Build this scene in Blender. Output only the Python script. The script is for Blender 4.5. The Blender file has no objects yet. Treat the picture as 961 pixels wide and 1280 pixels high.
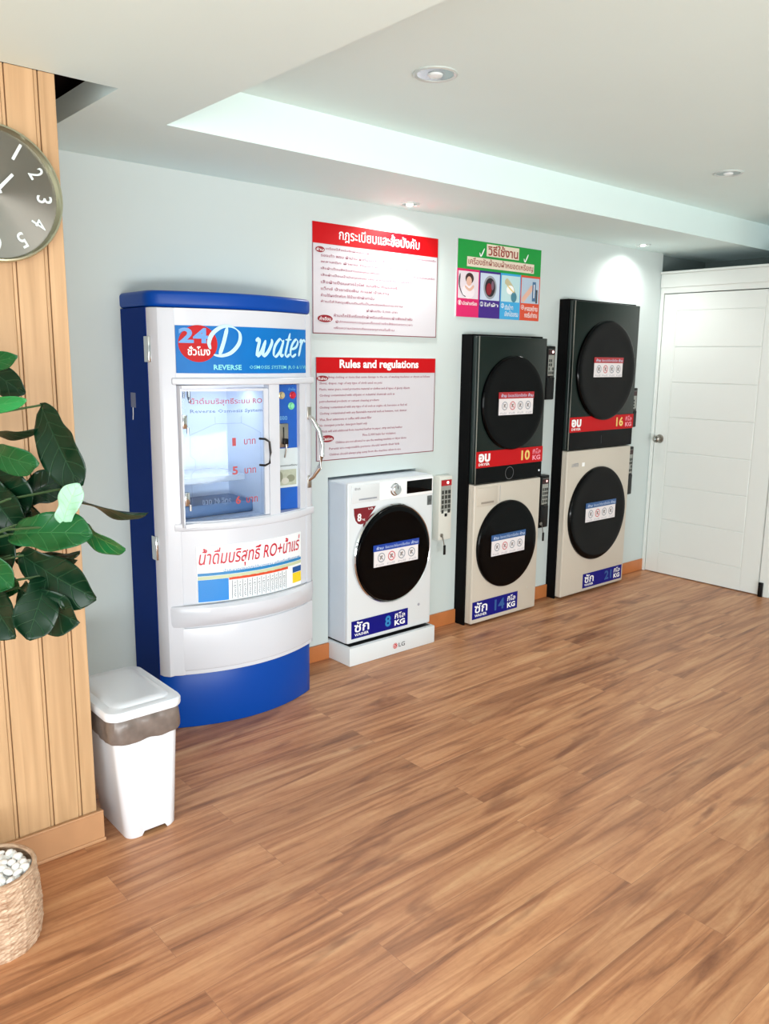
import bpy, bmesh, math, random
from mathutils import Vector, Matrix
random.seed(7)
S = bpy.context.scene
COL = S.collection
PI = math.pi

# ------------------------------------------------------------------ camera, world, light
cd = bpy.data.cameras.new('camera'); cam = bpy.data.objects.new('camera', cd); COL.objects.link(cam)
RW = ((0.7560939, -0.65434784, 0.01228448), (0.11171506, 0.14753525, 0.98272738), (0.64485793, 0.74166181, -0.18465101))
cam.matrix_world = Matrix(((RW[0][0], RW[1][0], -RW[2][0], -2.5107), (RW[0][1], RW[1][1], -RW[2][1], -3.324),
                           (RW[0][2], RW[1][2], -RW[2][2], 1.5757), (0, 0, 0, 1)))
cd.sensor_fit = 'VERTICAL'; cd.sensor_height = 24; cd.lens = 24*1021.9455/1280; cd.clip_start = .05
S.camera = cam

w = bpy.data.worlds.new('daylight'); S.world = w; w.use_nodes = True
bgn = w.node_tree.nodes['Background']; bgn.inputs[0].default_value = (.90, .98, 1, 1); bgn.inputs[1].default_value = .8

def area(name, loc, target, sx, sy, energy, col, spread=PI):
    l = bpy.data.lights.new(name, 'AREA'); l.shape = 'RECTANGLE'; l.size = sx; l.size_y = sy
    l.energy = energy; l.color = col; l.spread = spread
    o = bpy.data.objects.new(name, l); COL.objects.link(o); o.location = loc
    o.rotation_euler = (Vector(target)-Vector(loc)).to_track_quat('-Z', 'Y').to_euler()
    return o
area('storefront_daylight', (-4.1, -4.3, 1.35), (-.9, -2.2, .9), 3.8, 2.2, 150, (.94, 1, .99))
area('ceiling_fill', (-1.8, -6.95, .35), (-.3, -2.2, 2.5), 4.0, .6, 205, (.95, .99, 1))  # added fill lamp, out of view, aimed up to brighten the ceiling
S.view_settings.view_transform = 'Standard'; S.view_settings.look = 'None'
S.view_settings.gamma = 1; S.view_settings.use_curve_mapping = False
S.view_settings.exposure = 0.12
S.cycles.max_bounces = 10; S.cycles.diffuse_bounces = 6; S.cycles.sample_clamp_indirect = 6

# ------------------------------------------------------------------ materials
def lin(c):
    return tuple((x/255/12.92 if x/255 <= .04045 else ((x/255+.055)/1.055)**2.4) for x in c)+(1,)
MC = {}
def mat(name, c, rough=.5, metal=0, spec=.5, noise=.04, scale=8, coat=0, emit=None, es=1, bump=0):
    if name in MC: return MC[name]
    m = bpy.data.materials.new(name); m.use_nodes = True; MC[name] = m
    nt = m.node_tree; N = nt.nodes; b = N['Principled BSDF']
    tc = N.new('ShaderNodeTexCoord'); nz = N.new('ShaderNodeTexNoise'); nz.inputs['Scale'].default_value = scale
    nt.links.new(tc.outputs['Object'], nz.inputs['Vector'])
    mx = N.new('ShaderNodeMixRGB'); mx.blend_type = 'MIX'
    L = lin(c); mx.inputs[1].default_value = tuple(x*(1-noise) for x in L[:3])+(1,)
    mx.inputs[2].default_value = tuple(min(1, x*(1+noise)) for x in L[:3])+(1,)
    nt.links.new(nz.outputs['Fac'], mx.inputs[0]); nt.links.new(mx.outputs[0], b.inputs['Base Color'])
    b.inputs['Roughness'].default_value = rough; b.inputs['Metallic'].default_value = metal
    b.inputs['Specular IOR Level'].default_value = spec; b.inputs['Coat Weight'].default_value = coat
    b.inputs['Coat Roughness'].default_value = .08
    if emit: b.inputs['Emission Color'].default_value = lin(emit); b.inputs['Emission Strength'].default_value = es
    if bump:
        bp = N.new('ShaderNodeBump'); bp.inputs['Strength'].default_value = bump; bp.inputs['Distance'].default_value = .01
        nt.links.new(nz.outputs['Fac'], bp.inputs['Height']); nt.links.new(bp.outputs[0], b.inputs['Normal'])
    return m

def glassmat(name, tint, alpha):
    m = bpy.data.materials.new(name); m.use_nodes = True; nt = m.node_tree; N = nt.nodes
    out = N['Material Output']; N.remove(N['Principled BSDF'])
    t = N.new('ShaderNodeBsdfTransparent'); t.inputs[0].default_value = lin(tint)
    g = N.new('ShaderNodeBsdfGlossy'); g.inputs['Roughness'].default_value = .04
    f = N.new('ShaderNodeFresnel'); f.inputs[0].default_value = 1.5
    a = N.new('ShaderNodeMath'); a.operation = 'MULTIPLY_ADD'; a.inputs[1].default_value = .4; a.inputs[2].default_value = alpha
    mx = N.new('ShaderNodeMixShader')
    f.inputs[0].default_value = 1.22; nt.links.new(f.outputs[0], a.inputs[0]); nt.links.new(a.outputs[0], mx.inputs[0])
    nt.links.new(t.outputs[0], mx.inputs[1]); nt.links.new(g.outputs[0], mx.inputs[2]); nt.links.new(mx.outputs[0], out.inputs[0])
    return m

def wood_boards():
    m = bpy.data.materials.new('light_wood'); m.use_nodes = True; nt = m.node_tree; N = nt.nodes; b = N['Principled BSDF']
    tc = N.new('ShaderNodeTexCoord'); sep = N.new('ShaderNodeSeparateXYZ'); nt.links.new(tc.outputs['Object'], sep.inputs[0])
    # plank id from x
    d = N.new('ShaderNodeMath'); d.operation = 'MULTIPLY'; d.inputs[1].default_value = 11.0; nt.links.new(sep.outputs[0], d.inputs[0])
    fl = N.new('ShaderNodeMath'); fl.operation = 'FLOOR'; nt.links.new(d.outputs[0], fl.inputs[0])
    cb = N.new('ShaderNodeCombineXYZ'); nt.links.new(fl.outputs[0], cb.inputs[1])
    mp = N.new('ShaderNodeMapping'); mp.inputs['Scale'].default_value = (22, 22, 1.1)
    nt.links.new(tc.outputs['Object'], mp.inputs[0])
    ad = N.new('ShaderNodeVectorMath'); ad.operation = 'ADD'; nt.links.new(mp.outputs[0], ad.inputs[0]); nt.links.new(cb.outputs[0], ad.inputs[1])
    nz = N.new('ShaderNodeTexNoise'); nz.inputs['Scale'].default_value = 1.2; nz.inputs['Detail'].default_value = 6; nz.inputs['Distortion'].default_value = .6
    nt.links.new(ad.outputs[0], nz.inputs['Vector'])
    r = N.new('ShaderNodeValToRGB'); e = r.color_ramp.elements
    e[0].position = .3; e[0].color = lin((172, 136, 98)); e[1].position = .72; e[1].color = lin((200, 162, 122))
    nt.links.new(nz.outputs['Fac'], r.inputs[0]); nt.links.new(r.outputs[0], b.inputs['Base Color'])
    b.inputs['Roughness'].default_value = .42
    return m

def floor_mat():
    m = bpy.data.materials.new('laminate_floor'); m.use_nodes = True; nt = m.node_tree; N = nt.nodes; Lk = nt.links.new
    b = N['Principled BSDF']; tc = N.new('ShaderNodeTexCoord')
    br = N.new('ShaderNodeTexBrick'); br.inputs['Scale'].default_value = 1; br.inputs['Brick Width'].default_value = 1.21
    br.inputs['Row Height'].default_value = .152; br.inputs['Mortar Size'].default_value = .0007; br.inputs['Mortar Smooth'].default_value = .3
    br.offset = .37; br.inputs['Bias'].default_value = 0
    br.inputs[1].default_value = (0, 0, 0, 1); br.inputs[2].default_value = (1, 1, 1, 1); br.inputs[3].default_value = (.5, .5, .5, 1)
    Lk(tc.outputs['Object'], br.inputs['Vector'])
    # per plank offset of the grain
    cmb = N.new('ShaderNodeVectorMath'); cmb.operation = 'SCALE'; cmb.inputs['Scale'].default_value = 17; Lk(br.outputs['Color'], cmb.inputs[0])
    mp = N.new('ShaderNodeMapping'); mp.inputs['Scale'].default_value = (1.5, 21, 1); Lk(tc.outputs['Object'], mp.inputs[0])
    ad = N.new('ShaderNodeVectorMath'); ad.operation = 'ADD'; Lk(mp.outputs[0], ad.inputs[0]); Lk(cmb.outputs[0], ad.inputs[1])
    n1 = N.new('ShaderNodeTexNoise'); n1.inputs['Scale'].default_value = 1.0; n1.inputs['Detail'].default_value = 7; n1.inputs['Roughness'].default_value = .6; n1.inputs['Distortion'].default_value = .9
    Lk(ad.outputs[0], n1.inputs['Vector'])
    r = N.new('ShaderNodeValToRGB'); e = r.color_ramp.elements
    e[0].position = .30; e[0].color = lin((130, 84, 58)); e[1].position = .74; e[1].color = lin((212, 167, 126))
    x = e.new(.46); x.color = lin((176, 121, 85)); x = e.new(.58); x.color = lin((196, 143, 104))
    Lk(n1.outputs['Fac'], r.inputs[0])
    # knots
    mk = N.new('ShaderNodeMapping'); mk.inputs['Scale'].default_value = (1.5, 5.5, 1); Lk(tc.outputs['Object'], mk.inputs[0])
    nk = N.new('ShaderNodeTexNoise'); nk.inputs['Scale'].default_value = 1.7; nk.inputs['Detail'].default_value = 3; nk.inputs['Distortion'].default_value = .5; Lk(mk.outputs[0], nk.inputs['Vector'])
    rk = N.new('ShaderNodeValToRGB'); rk.color_ramp.elements[0].position = .60; rk.color_ramp.elements[1].position = .72
    rk.color_ramp.elements[0].color = (0, 0, 0, 1); rk.color_ramp.elements[1].color = (.75, .75, .75, 1); Lk(nk.outputs['Fac'], rk.inputs[0])
    mx = N.new('ShaderNodeMixRGB'); Lk(rk.outputs[0], mx.inputs[0]); Lk(r.outputs[0], mx.inputs[1]); mx.inputs[2].default_value = lin((118, 70, 48))
    # cathedral grain ticks
    mw = N.new('ShaderNodeMapping'); mw.inputs['Scale'].default_value = (9, 30, 1); Lk(tc.outputs['Object'], mw.inputs[0])
    aw = N.new('ShaderNodeVectorMath'); aw.operation = 'ADD'; Lk(mw.outputs[0], aw.inputs[0]); Lk(cmb.outputs[0], aw.inputs[1])
    wv = N.new('ShaderNodeTexWave'); wv.inputs['Scale'].default_value = .8; wv.inputs['Distortion'].default_value = 9; wv.inputs['Detail'].default_value = 2; Lk(aw.outputs[0], wv.inputs['Vector'])
    rw = N.new('ShaderNodeValToRGB'); rw.color_ramp.elements[0].position = .0; rw.color_ramp.elements[1].position = .25
    rw.color_ramp.elements[0].color = (.84, .80, .76, 1); rw.color_ramp.elements[1].color = (1, 1, 1, 1); Lk(wv.outputs['Fac'], rw.inputs[0])
    m2 = N.new('ShaderNodeMixRGB'); m2.blend_type = 'MULTIPLY'; m2.inputs[0].default_value = .18; Lk(mx.outputs[0], m2.inputs[1]); Lk(rw.outputs[0], m2.inputs[2])
    # plank tone
    rt = N.new('ShaderNodeValToRGB'); rt.color_ramp.elements[0].color = (.90, .88, .86, 1); rt.color_ramp.elements[1].color = (1.1, 1.08, 1.04, 1); Lk(br.outputs['Color'], rt.inputs[0])
    m3 = N.new('ShaderNodeMixRGB'); m3.blend_type = 'MULTIPLY'; m3.inputs[0].default_value = 1; Lk(m2.outputs[0], m3.inputs[1]); Lk(rt.outputs[0], m3.inputs[2])
    m4 = N.new('ShaderNodeMixRGB'); m4.blend_type = 'MIX'; Lk(br.outputs['Fac'], m4.inputs[0]); Lk(m3.outputs[0], m4.inputs[1]); m4.inputs[2].default_value = lin((150, 106, 80))
    Lk(m4.outputs[0], b.inputs['Base Color']); b.inputs['Roughness'].default_value = .38; b.inputs['Specular IOR Level'].default_value = .4
    return m

def wall_paint(name, c, rough=.75):
    return mat(name, c, rough, noise=.015, scale=3, bump=.03)

WHITE_WALL = wall_paint('wall_paint', (198, 208, 207)); CEIL = wall_paint('ceiling_paint', (222, 241, 240), .6)
DOORW = mat('door_white', (222, 226, 223), .4, noise=.01)
PLAST = mat('white_plastic', (222, 225, 232), .28, noise=.01, coat=.2)
WMW = mat('machine_gelcoat', (209, 212, 221), .25, noise=.01, coat=.25)
ENAMEL = mat('white_enamel', (216, 220, 223), .3, noise=.01, coat=.1)
BEIGE = mat('cream_enamel', (198, 189, 176), .35, noise=.01)
BLACKG = mat('black_glass', (2, 2, 3), .12, noise=0, spec=.12)
BLACKP = mat('black_plastic', (10, 10, 12), .4, noise=.02, spec=.3)
BLACKM = mat('black_sheet', (5, 5, 6), .7, noise=.02, spec=.1)
GRAPH = mat('graphite_panel', (16, 28, 24), .3, noise=.02, spec=.25)
CHROME = mat('chrome', (215, 216, 218), .12, 1, noise=0)
STEEL = mat('brushed_steel', (170, 165, 158), .3, 1, noise=.05)
BLUE = mat('blue_gelcoat', (0, 66, 158), .35, noise=.02, coat=.0, spec=.25)
SIGNW = mat('sign_white', (203, 200, 206), .45, noise=0, spec=.2)
RED = mat('print_red', (188, 4, 14), .45, noise=0, spec=.2)
DRED = mat('print_dark_red', (140, 18, 36), .4, noise=0)
TXTR = mat('print_maroon', (150, 70, 92), .5, noise=0)
TXTG = mat('print_grey', (120, 108, 120), .5, noise=0)
WH = mat('print_white', (246, 246, 246), .4, noise=0)
NAVY = mat('print_navy', (12, 16, 118), .4, noise=0, spec=.2)
CYAN = mat('print_cyan', (40, 130, 190), .35, noise=0)
SKYB = mat('print_sky_blue', (6, 110, 190), .4, noise=.1, spec=.2)
GOLD = mat('print_yellow', (232, 200, 110), .4, noise=0)
YEL = mat('print_bright_yellow', (235, 205, 40), .4, noise=0)
PINK = mat('print_pink', (240, 150, 170), .4, noise=0)
GREEN = mat('print_green', (20, 150, 60), .35, noise=.1)
MAG = mat('print_magenta', (215, 20, 100), .35, noise=0)
PURP = mat('print_purple', (60, 20, 130), .35, noise=0)
LBL = mat('print_light_blue', (60, 165, 220), .35, noise=0)
ORG = mat('print_orange', (214, 74, 40), .35, noise=0)
SKIN = mat('print_skin', (225, 180, 160), .4, noise=.05)
DGREY = mat('print_dark_grey', (60, 62, 68), .4, noise=0)
MGREY = mat('print_mid_grey', (150, 155, 165), .4, noise=.03)
WOOD = wood_boards(); TRIMW = mat('trim_wood', (180, 134, 96), .4, noise=.12, scale=14)
BASEW = mat('baseboard_wood', (186, 112, 62), .4, noise=.15, scale=12)

# ------------------------------------------------------------------ mesh builder
class B:
    def __init__(s): s.v = []; s.f = []; s.mi = []; s.m = 0
    def add(s, vs, fs):
        n = len(s.v); s.v += [tuple(p) for p in vs]; s.f += [tuple(i+n for i in f) for f in fs]; s.mi += [s.m]*len(fs); return s
    def addbm(s, bm):
        bm.verts.index_update(); s.add([v.co[:] for v in bm.verts], [[v.index for v in f.verts] for f in bm.faces]); bm.free(); return s
    def box(s, x0, x1, y0, y1, z0, z1, bev=0, seg=2):
        bm = bmesh.new(); bmesh.ops.create_cube(bm, size=1)
        for v in bm.verts: v.co = ((x0+x1)/2+v.co.x*(x1-x0), (y0+y1)/2+v.co.y*(y1-y0), (z0+z1)/2+v.co.z*(z1-z0))
        if bev: bmesh.ops.bevel(bm, geom=list(bm.edges), offset=bev, segments=seg, affect='EDGES', profile=.5)
        return s.addbm(bm)
    def prism(s, pts, z0, z1, bev=0, seg=2, top_inset=0):  # pts in xy
        bm = bmesh.new(); vs = [bm.verts.new((x, y, z0)) for x, y in pts]; f = bm.faces.new(vs)
        r = bmesh.ops.extrude_face_region(bm, geom=[f]); up = [g for g in r['geom'] if isinstance(g, bmesh.types.BMVert)]
        for v in up: v.co.z = z1
        bmesh.ops.recalc_face_normals(bm, faces=bm.faces)
        if bev:
            es = [e for e in bm.edges if abs(e.verts[0].co.z-e.verts[1].co.z) < 1e-6]
            bmesh.ops.bevel(bm, geom=es, offset=bev, segments=seg, affect='EDGES', profile=.5)
        return s.addbm(bm)
    def plate(s, pts, y0, y1):  # polygon in xz, thickness along y (y0 front)
        bm = bmesh.new(); vs = [bm.verts.new((x, y0, z)) for x, z in pts]; f = bm.faces.new(vs)
        r = bmesh.ops.extrude_face_region(bm, geom=[f])
        for v in [g for g in r['geom'] if isinstance(g, bmesh.types.BMVert)]: v.co.y = y1
        bmesh.ops.recalc_face_normals(bm, faces=bm.faces); return s.addbm(bm)
    def lathe(s, prof, c, axis='z', n=40, x_scale=1):  # prof [(r,h)]
        vs = []; fs = []
        for r, h in prof:
            for i in range(n):
                a = 2*PI*i/n; p, q = r*math.cos(a), r*math.sin(a)
                if axis == 'z': vs.append((c[0]+p, c[1]+q, c[2]+h))
                elif axis == 'y': vs.append((c[0]+p*x_scale, c[1]+h, c[2]+q))
                else: vs.append((c[0]+h, c[1]+p, c[2]+q))
        for k in range(len(prof)-1):
            for i in range(n):
                j = (i+1) % n; fs.append((k*n+i, k*n+j, (k+1)*n+j, (k+1)*n+i))
        if prof[0][0] > 1e-6: fs.append(tuple(range(n)))
        if prof[-1][0] > 1e-6: fs.append(tuple((len(prof)-1)*n+i for i in range(n)))
        return s.add(vs, fs)
    def tube(s, pts, r, n=10, taper=None):
        pts = [Vector(p) for p in pts]; vs = []; fs = []; up = Vector((0, 0, 1))
        for k, p in enumerate(pts):
            d = (pts[min(k+1, len(pts)-1)]-pts[max(k-1, 0)]).normalized()
            a = d.cross(up if abs(d.z) < .95 else Vector((1, 0, 0))).normalized(); b = d.cross(a)
            rr = r if taper is None else r+(taper-r)*k/(len(pts)-1)
            for i in range(n):
                t = 2*PI*i/n; vs.append(p+a*math.cos(t)*rr+b*math.sin(t)*rr)
        for k in range(len(pts)-1):
            for i in range(n):
                j = (i+1) % n; fs.append((k*n+i, k*n+j, (k+1)*n+j, (k+1)*n+i))
        fs.append(tuple(range(n))); fs.append(tuple((len(pts)-1)*n+i for i in range(n)))
        return s.add(vs, fs)
    def text(s, t, x0, z0, x1, z1, y, bold=0, shear=0, fit=True, depth=.0006, rot=0, res=3):
        cu = bpy.data.curves.new('t', 'FONT'); cu.body = t; cu.size = 1; cu.offset = bold; cu.shear = shear
        cu.resolution_u = res; cu.extrude = 0
        o = bpy.data.objects.new('t', cu); COL.objects.link(o)
        me = bpy.data.meshes.new_from_object(o.evaluated_get(bpy.context.evaluated_depsgraph_get()))
        vs = [v.co.copy() for v in me.vertices]; fs = [tuple(p.vertices) for p in me.polygons]
        bpy.data.objects.remove(o); bpy.data.curves.remove(cu); bpy.data.meshes.remove(me)
        if not vs: return s
        ax = min(v.x for v in vs); bx = max(v.x for v in vs); ay = min(v.y for v in vs); by = max(v.y for v in vs)
        sx = (x1-x0)/(bx-ax); sy = (z1-z0)/(by-ay)
        cx, cz = (x0+x1)/2, (z0+z1)/2; out = []
        for v in vs:
            px, pz = (v.x-(ax+bx)/2)*sx, (v.y-(ay+by)/2)*sy
            if rot: px, pz = px*math.cos(rot)-pz*math.sin(rot), px*math.sin(rot)+pz*math.cos(rot)
            out.append((cx+px, y, cz+pz))
        return s.add(out, fs)
    def quad(s, x0, z0, x1, z1, y): return s.add([(x0, y, z0), (x1, y, z0), (x1, y, z1), (x0, y, z1)], [(0, 1, 2, 3)])
    def disc(s, cx, cz, r, y, n=24, r2=None, rz=None):
        rz = rz or r
        if r2 is None: return s.add([(cx+r*math.cos(2*PI*i/n), y, cz+rz*math.sin(2*PI*i/n)) for i in range(n)], [tuple(range(n))])
        vs = [(cx+q*math.cos(2*PI*i/n), y, cz+q*math.sin(2*PI*i/n)) for q in (r, r2) for i in range(n)]
        return s.add(vs, [(i, (i+1) % n, n+(i+1) % n, n+i) for i in range(n)])
    def stroke(s, pts, y, wmax, wmin=.25, nib=-35, sub=8):   # broad-nib pen stroke in xz
        P = [Vector((p[0], p[1])) for p in pts]; Q = []
        for i in range(len(P)-1):
            p0 = P[max(i-1, 0)]; p1 = P[i]; p2 = P[i+1]; p3 = P[min(i+2, len(P)-1)]
            for k in range(sub):
                t = k/sub
                Q.append(.5*((2*p1)+(p2-p0)*t+(2*p0-5*p1+4*p2-p3)*t*t+(3*p1-p0-3*p2+p3)*t**3))
        Q.append(P[-1]); vs = []
        for k, q in enumerate(Q):
            d = (Q[min(k+1, len(Q)-1)]-Q[max(k-1, 0)]); d.normalize(); n = Vector((-d.y, d.x))
            a = math.radians(nib); nv = Vector((math.cos(a), math.sin(a)))
            ww = wmax*(wmin+(1-wmin)*abs(d.x*nv.y-d.y*nv.x)); e = min(1, min(k, len(Q)-1-k)/(sub*.5)+.35)
            for sg in (-1, 1): v = q+n*sg*ww*.5*e; vs.append((v.x, y, v.y))
        return s.add(vs, [(2*i, 2*i+1, 2*i+3, 2*i+2) for i in range(len(Q)-1)])
    def warp(s, fn): s.v = [fn(*p) for p in s.v]; return s
    def build(s, name, mats, parent=None, smooth=True, sub=0):
        if not isinstance(mats, (list, tuple)): mats = [mats]
        off = Vector(parent_loc(parent)) if parent else Vector((0, 0, 0))
        me = bpy.data.meshes.new(name); me.from_pydata([tuple(Vector(p)-off) for p in s.v], [], s.f)
        for m in mats: me.materials.append(m)
        for p, i in zip(me.polygons, s.mi): p.material_index = i; p.use_smooth = smooth
        bm = bmesh.new(); bm.from_mesh(me); bmesh.ops.recalc_face_normals(bm, faces=bm.faces); bm.to_mesh(me); bm.free()
        if smooth: me.set_sharp_from_angle(angle=math.radians(35))
        me.update(); o = bpy.data.objects.new(name, me); COL.objects.link(o)
        if parent: o.parent = parent
        if sub: md = o.modifiers.new('sub', 'SUBSURF'); md.levels = sub; md.render_levels = sub
        return o
def parent_loc(o):
    v = Vector((0, 0, 0))
    while o: v += Vector(o.location); o = o.parent
    return v
def thing(name, label, cat, loc=(0, 0, 0), group=None):
    o = bpy.data.objects.new(name, None); COL.objects.link(o); o.location = loc; o.empty_display_size = .05
    return tag(o, label, cat, group)
def tag(o, label, cat, group=None):
    o['label'] = label; o['category'] = cat
    if group: o['group'] = group
    return o
def struct(o): o['kind'] = 'structure'; return o

# ------------------------------------------------------------------ the room
XR, HL, HU, YA, XS = 3.009, 2.341, 2.503, -.603, -1.142
XL, YF = -4.2, -7.0
struct(B().box(XL-.1, XR+1.2, YF, .9, -.1, 0).build('floor', floor_mat(), smooth=False))

# back wall with the cut-outs the machines are pushed through
def holed_wall(holes, x0, x1, z0, z1, y0, y1):
    xs = sorted({x0, x1, *[h[0] for h in holes], *[h[1] for h in holes]}); zs = sorted({z0, z1, *[h[2] for h in holes], *[h[3] for h in holes]})
    b = B()
    for i in range(len(xs)-1):
        for k in range(len(zs)-1):
            cx, cz = (xs[i]+xs[i+1])/2, (zs[k]+zs[k+1])/2
            if not any(h[0] < cx < h[1] and h[2] < cz < h[3] for h in holes): b.box(xs[i], xs[i+1], y0, y1, zs[k], zs[k+1])
    bm = bmesh.new(); me = bpy.data.meshes.new('t'); me.from_pydata(b.v, [], b.f); bm.from_mesh(me); bmesh.ops.remove_doubles(bm, verts=bm.verts, dist=1e-5)
    # drop the inner faces shared by two cells
    seen = {}
    for f in list(bm.faces):
        key = frozenset(v.index for v in f.verts); seen.setdefault(key, []).append(f)
    dead = [f for fs in seen.values() if len(fs) > 1 for f in fs]
    bmesh.ops.delete(bm, geom=dead, context='FACES'); out = B(); out.addbm(bm); bpy.data.meshes.remove(me); return out
W0 = (-.008, .608, 0, .972); S1H = (.958, 1.568, 0, 1.709); S2H = (1.843, 2.576, 0, 1.951)
struct(holed_wall([W0, S1H, S2H], -4.2, XR, 0, HL+.4, 0, .09).build('wall_back', WHITE_WALL, smooth=False))
struct(B().box(-.3, 2.9, .82, .88, 0, HL).build('wall_utility', mat('utility_wall', (60, 60, 62), .8), smooth=False))

# baseboards between the machines
bb = B()
for a, c in ((-1.3, W0[0]), (W0[1], S1H[0]), (S1H[1], S2H[0]), (S2H[1], XR)):
    bb.box(a, c, -.012, 0, 0, .087, .003)
struct(bb.build('baseboard_back', BASEW, smooth=False))

# wood-clad wall return on the left with v-grooved boards
PX, PY = -1.603, -.86
wl = B(); wl.box(XL, PX, PY+.012, 0, 0, HL)
edges = [PX, -1.650, -1.739, -1.846, -1.953, -2.06, -2.167, -2.274, -2.381, -2.6]
for i in range(len(edges)-1):
    a, c = edges[i+1], edges[i]
    g = .0016
    if 0 < i:   # bead next to the groove
        wl.box(c-.0105, c-g, PY+.001, PY+.02, .1, HL, .0012, 1); c2 = c-.0115
    else: c2 = c-.0005
    wl.box(a+g, c2, PY, PY+.02, .1, HL, .0016, 1)
struct(wl.build('wall_left', WOOD, smooth=False))
bl = B(); bl.plate([(0, 0)]*0 or [(-2.7, 0), (-1.587, 0), (-1.587, .104), (-2.7, .104)], PY-.014, PY+.012)
bl.box(-1.603, -1.588, PY+.0125, -.2, 0, .104); bl.box(-2.7, -1.583, PY-.019, PY-.012, 0, .012, .003)
bl.box(-2.7, -1.586, PY-.016, PY-.006, .1, .108, .003)
struct(bl.build('baseboard_left', TRIMW, smooth=False))
struct(B().box(-4.3, -4.2, -1.4, 0, 0, HU).build('wall_far_left', WHITE_WALL, smooth=False))

struct(B().box(.6, XR+.1, YF-.1, YF, 0, HU).build('wall_front', WHITE_WALL, smooth=False))
# ceiling: lower soffit (L shape) around a raised field, with a hatch opening by the wooden return
hx0, hx1, hy0, hy1 = -2.3, -1.42, -.861, -.10
sf = B(); T = .05
for x0, x1, y0, y1 in ((XL, hx0, YF, .05), (hx0, hx1, YF, hy0), (hx0, hx1, hy1, .05), (hx1, XS, YF, .05), (XS, XR+.75, YA, .05)):
    sf.box(x0, x1, y0, y1, HL, HL+T)
sf.box(XS-.05, XS, YF, YA+.05, HL+T, HU+.05); sf.box(XS, XR+.75, YA, YA+.05, HL+T, HU+.05)
sf.box(hx1, hx1+.012, hy0, hy1, HL+T, HL+.075); sf.box(hx0, hx1, hy0-.012, hy0, HL+T, HL+.075)
struct(sf.build('ceiling_lower', CEIL, smooth=False))
struct(B().box(XS, XR+.75, YF, YA+.02, HU, HU+.05).build('ceiling', CEIL, smooth=False))
vb = B(); vb.box(hx0-.3, hx1+.2, hy0-.3, hy1+.1, HL+.8, HL+.82); vb.box(hx1+.18, hx1+.2, hy0-.3, hy1+.1, HL+T, HL+.8)
vb.box(hx0-.3, hx1+.2, hy1+.08, hy1+.1, HL+T, HL+.8); vb.box(hx0-.3, hx1+.2, hy0-.3, hy0-.28, HL+T, HL+.8); vb.box(hx0-.3, hx0-.28, hy0-.3, hy1+.1, HL+T, HL+.8)
struct(vb.build('ceiling_void', mat('void_brown', (46, 26, 20), .9), smooth=False))

# right wall: door partition with an open dark gap above it
ZD = 2.055
rw = B(); rw.box(XR, XR+.1, -.9-.02, -.925, 0, 2.2)
rw = B(); rw.box(XR, XR+.1, YF, -.985, 0, 2.185); rw.box(XR, XR+.1, -.985, 0, ZD+.055, 2.185); rw.box(XR, XR+.1, -.025, .09, 0, ZD+.055)
struct(rw.build('wall_right', WHITE_WALL, smooth=False))
st = B(); st.box(XR-.016, XR+.1, -1.9, -.004, ZD+.045, 2.195, .004); st.box(XR-.03, XR+.1, -1.9, -.004, 2.195, 2.212, .004)
st.box(XR-.01, XR+.1, -.985, -.915, 0, ZD+.045, .003); st.box(XR-.006, XR+.1, -.03, -.006, 0, ZD+.045, .002)
st.box(XR-.004, XR+.1, -.915, -.03, ZD+.006, ZD+.045)
struct(st.build('trim_1', DOORW, smooth=False))
struct(B().box(XR+.7, XR+.75, YF, .1, 0, HU).box(XR, XR+.7, .05, .1, 2.1, HU).box(XR+.1, XR+.7, YF, .05, 1.9, 1.95).build('wall_gap', mat('gap_dark', (112, 124, 122), .9), smooth=False))

# door leaf
dr = thing('door_1', 'white wooden door with six wide grooved panels in the right wall', 'door', (XR, -.47, 0))
del dr['label']; del dr['category']; dr['kind'] = 'structure'
d = B(); d.box(XR+.004, XR+.04, -.908, -.034, .004, ZD, .002)
d.build('door_leaf', DOORW, dr, smooth=False)
d = B(); y0, y1, z0, z1 = -.775, -.14, .165, 1.935; n = 7
for k in range(n):
    a = z0+(z1-z0)*k/n; c = z0+(z1-z0)*(k+1)/n
    d.box(XR-.0015, XR+.01, y0+.004, y1-.004, a+.0025, c-.0025, .0022, 1)
d.build('door_panel', DOORW, dr, smooth=False)
d = B(); d.box(XR-.001, XR+.01, y1+.004, -.036, .006, ZD-.002, .001); d.box(XR-.001, XR+.01, -.906, y0-.004, .006, ZD-.002, .001)
d.box(XR-.001, XR+.01, y0-.003, y1+.003, z1+.004, ZD-.002, .001); d.box(XR-.001, XR+.01, y0-.003, y1+.003, .006, z0-.004, .001)
d.build('door_rail', DOORW, dr, smooth=False)
k = B(); k.lathe([(.0, -.062), (.014, -.062), (.024, -.056), (.027, -.045), (.022, -.032), (.011, -.024), (.010, -.010), (.030, -.008), (.033, 0)], (XR, -.078, 1.015), 'x', 28)
k.build('door_knob', STEEL, dr)
k = B(); k.lathe([(0, -.064), (.008, -.064), (.009, -.060)], (XR, -.078, 1.015), 'x', 16); k.build('keyhole', CHROME, dr)
t = B(); t.box(XR-.03, XR-.0115, -.948, -.918, .0, .10, .004); t.box(XR-.034, XR-.02, -.94, -.926, .02, .085, .003)
tag(t.build('door_stop', BLACKP), 'small black rubber door stop at the foot of the white door frame', 'door stop')

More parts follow.
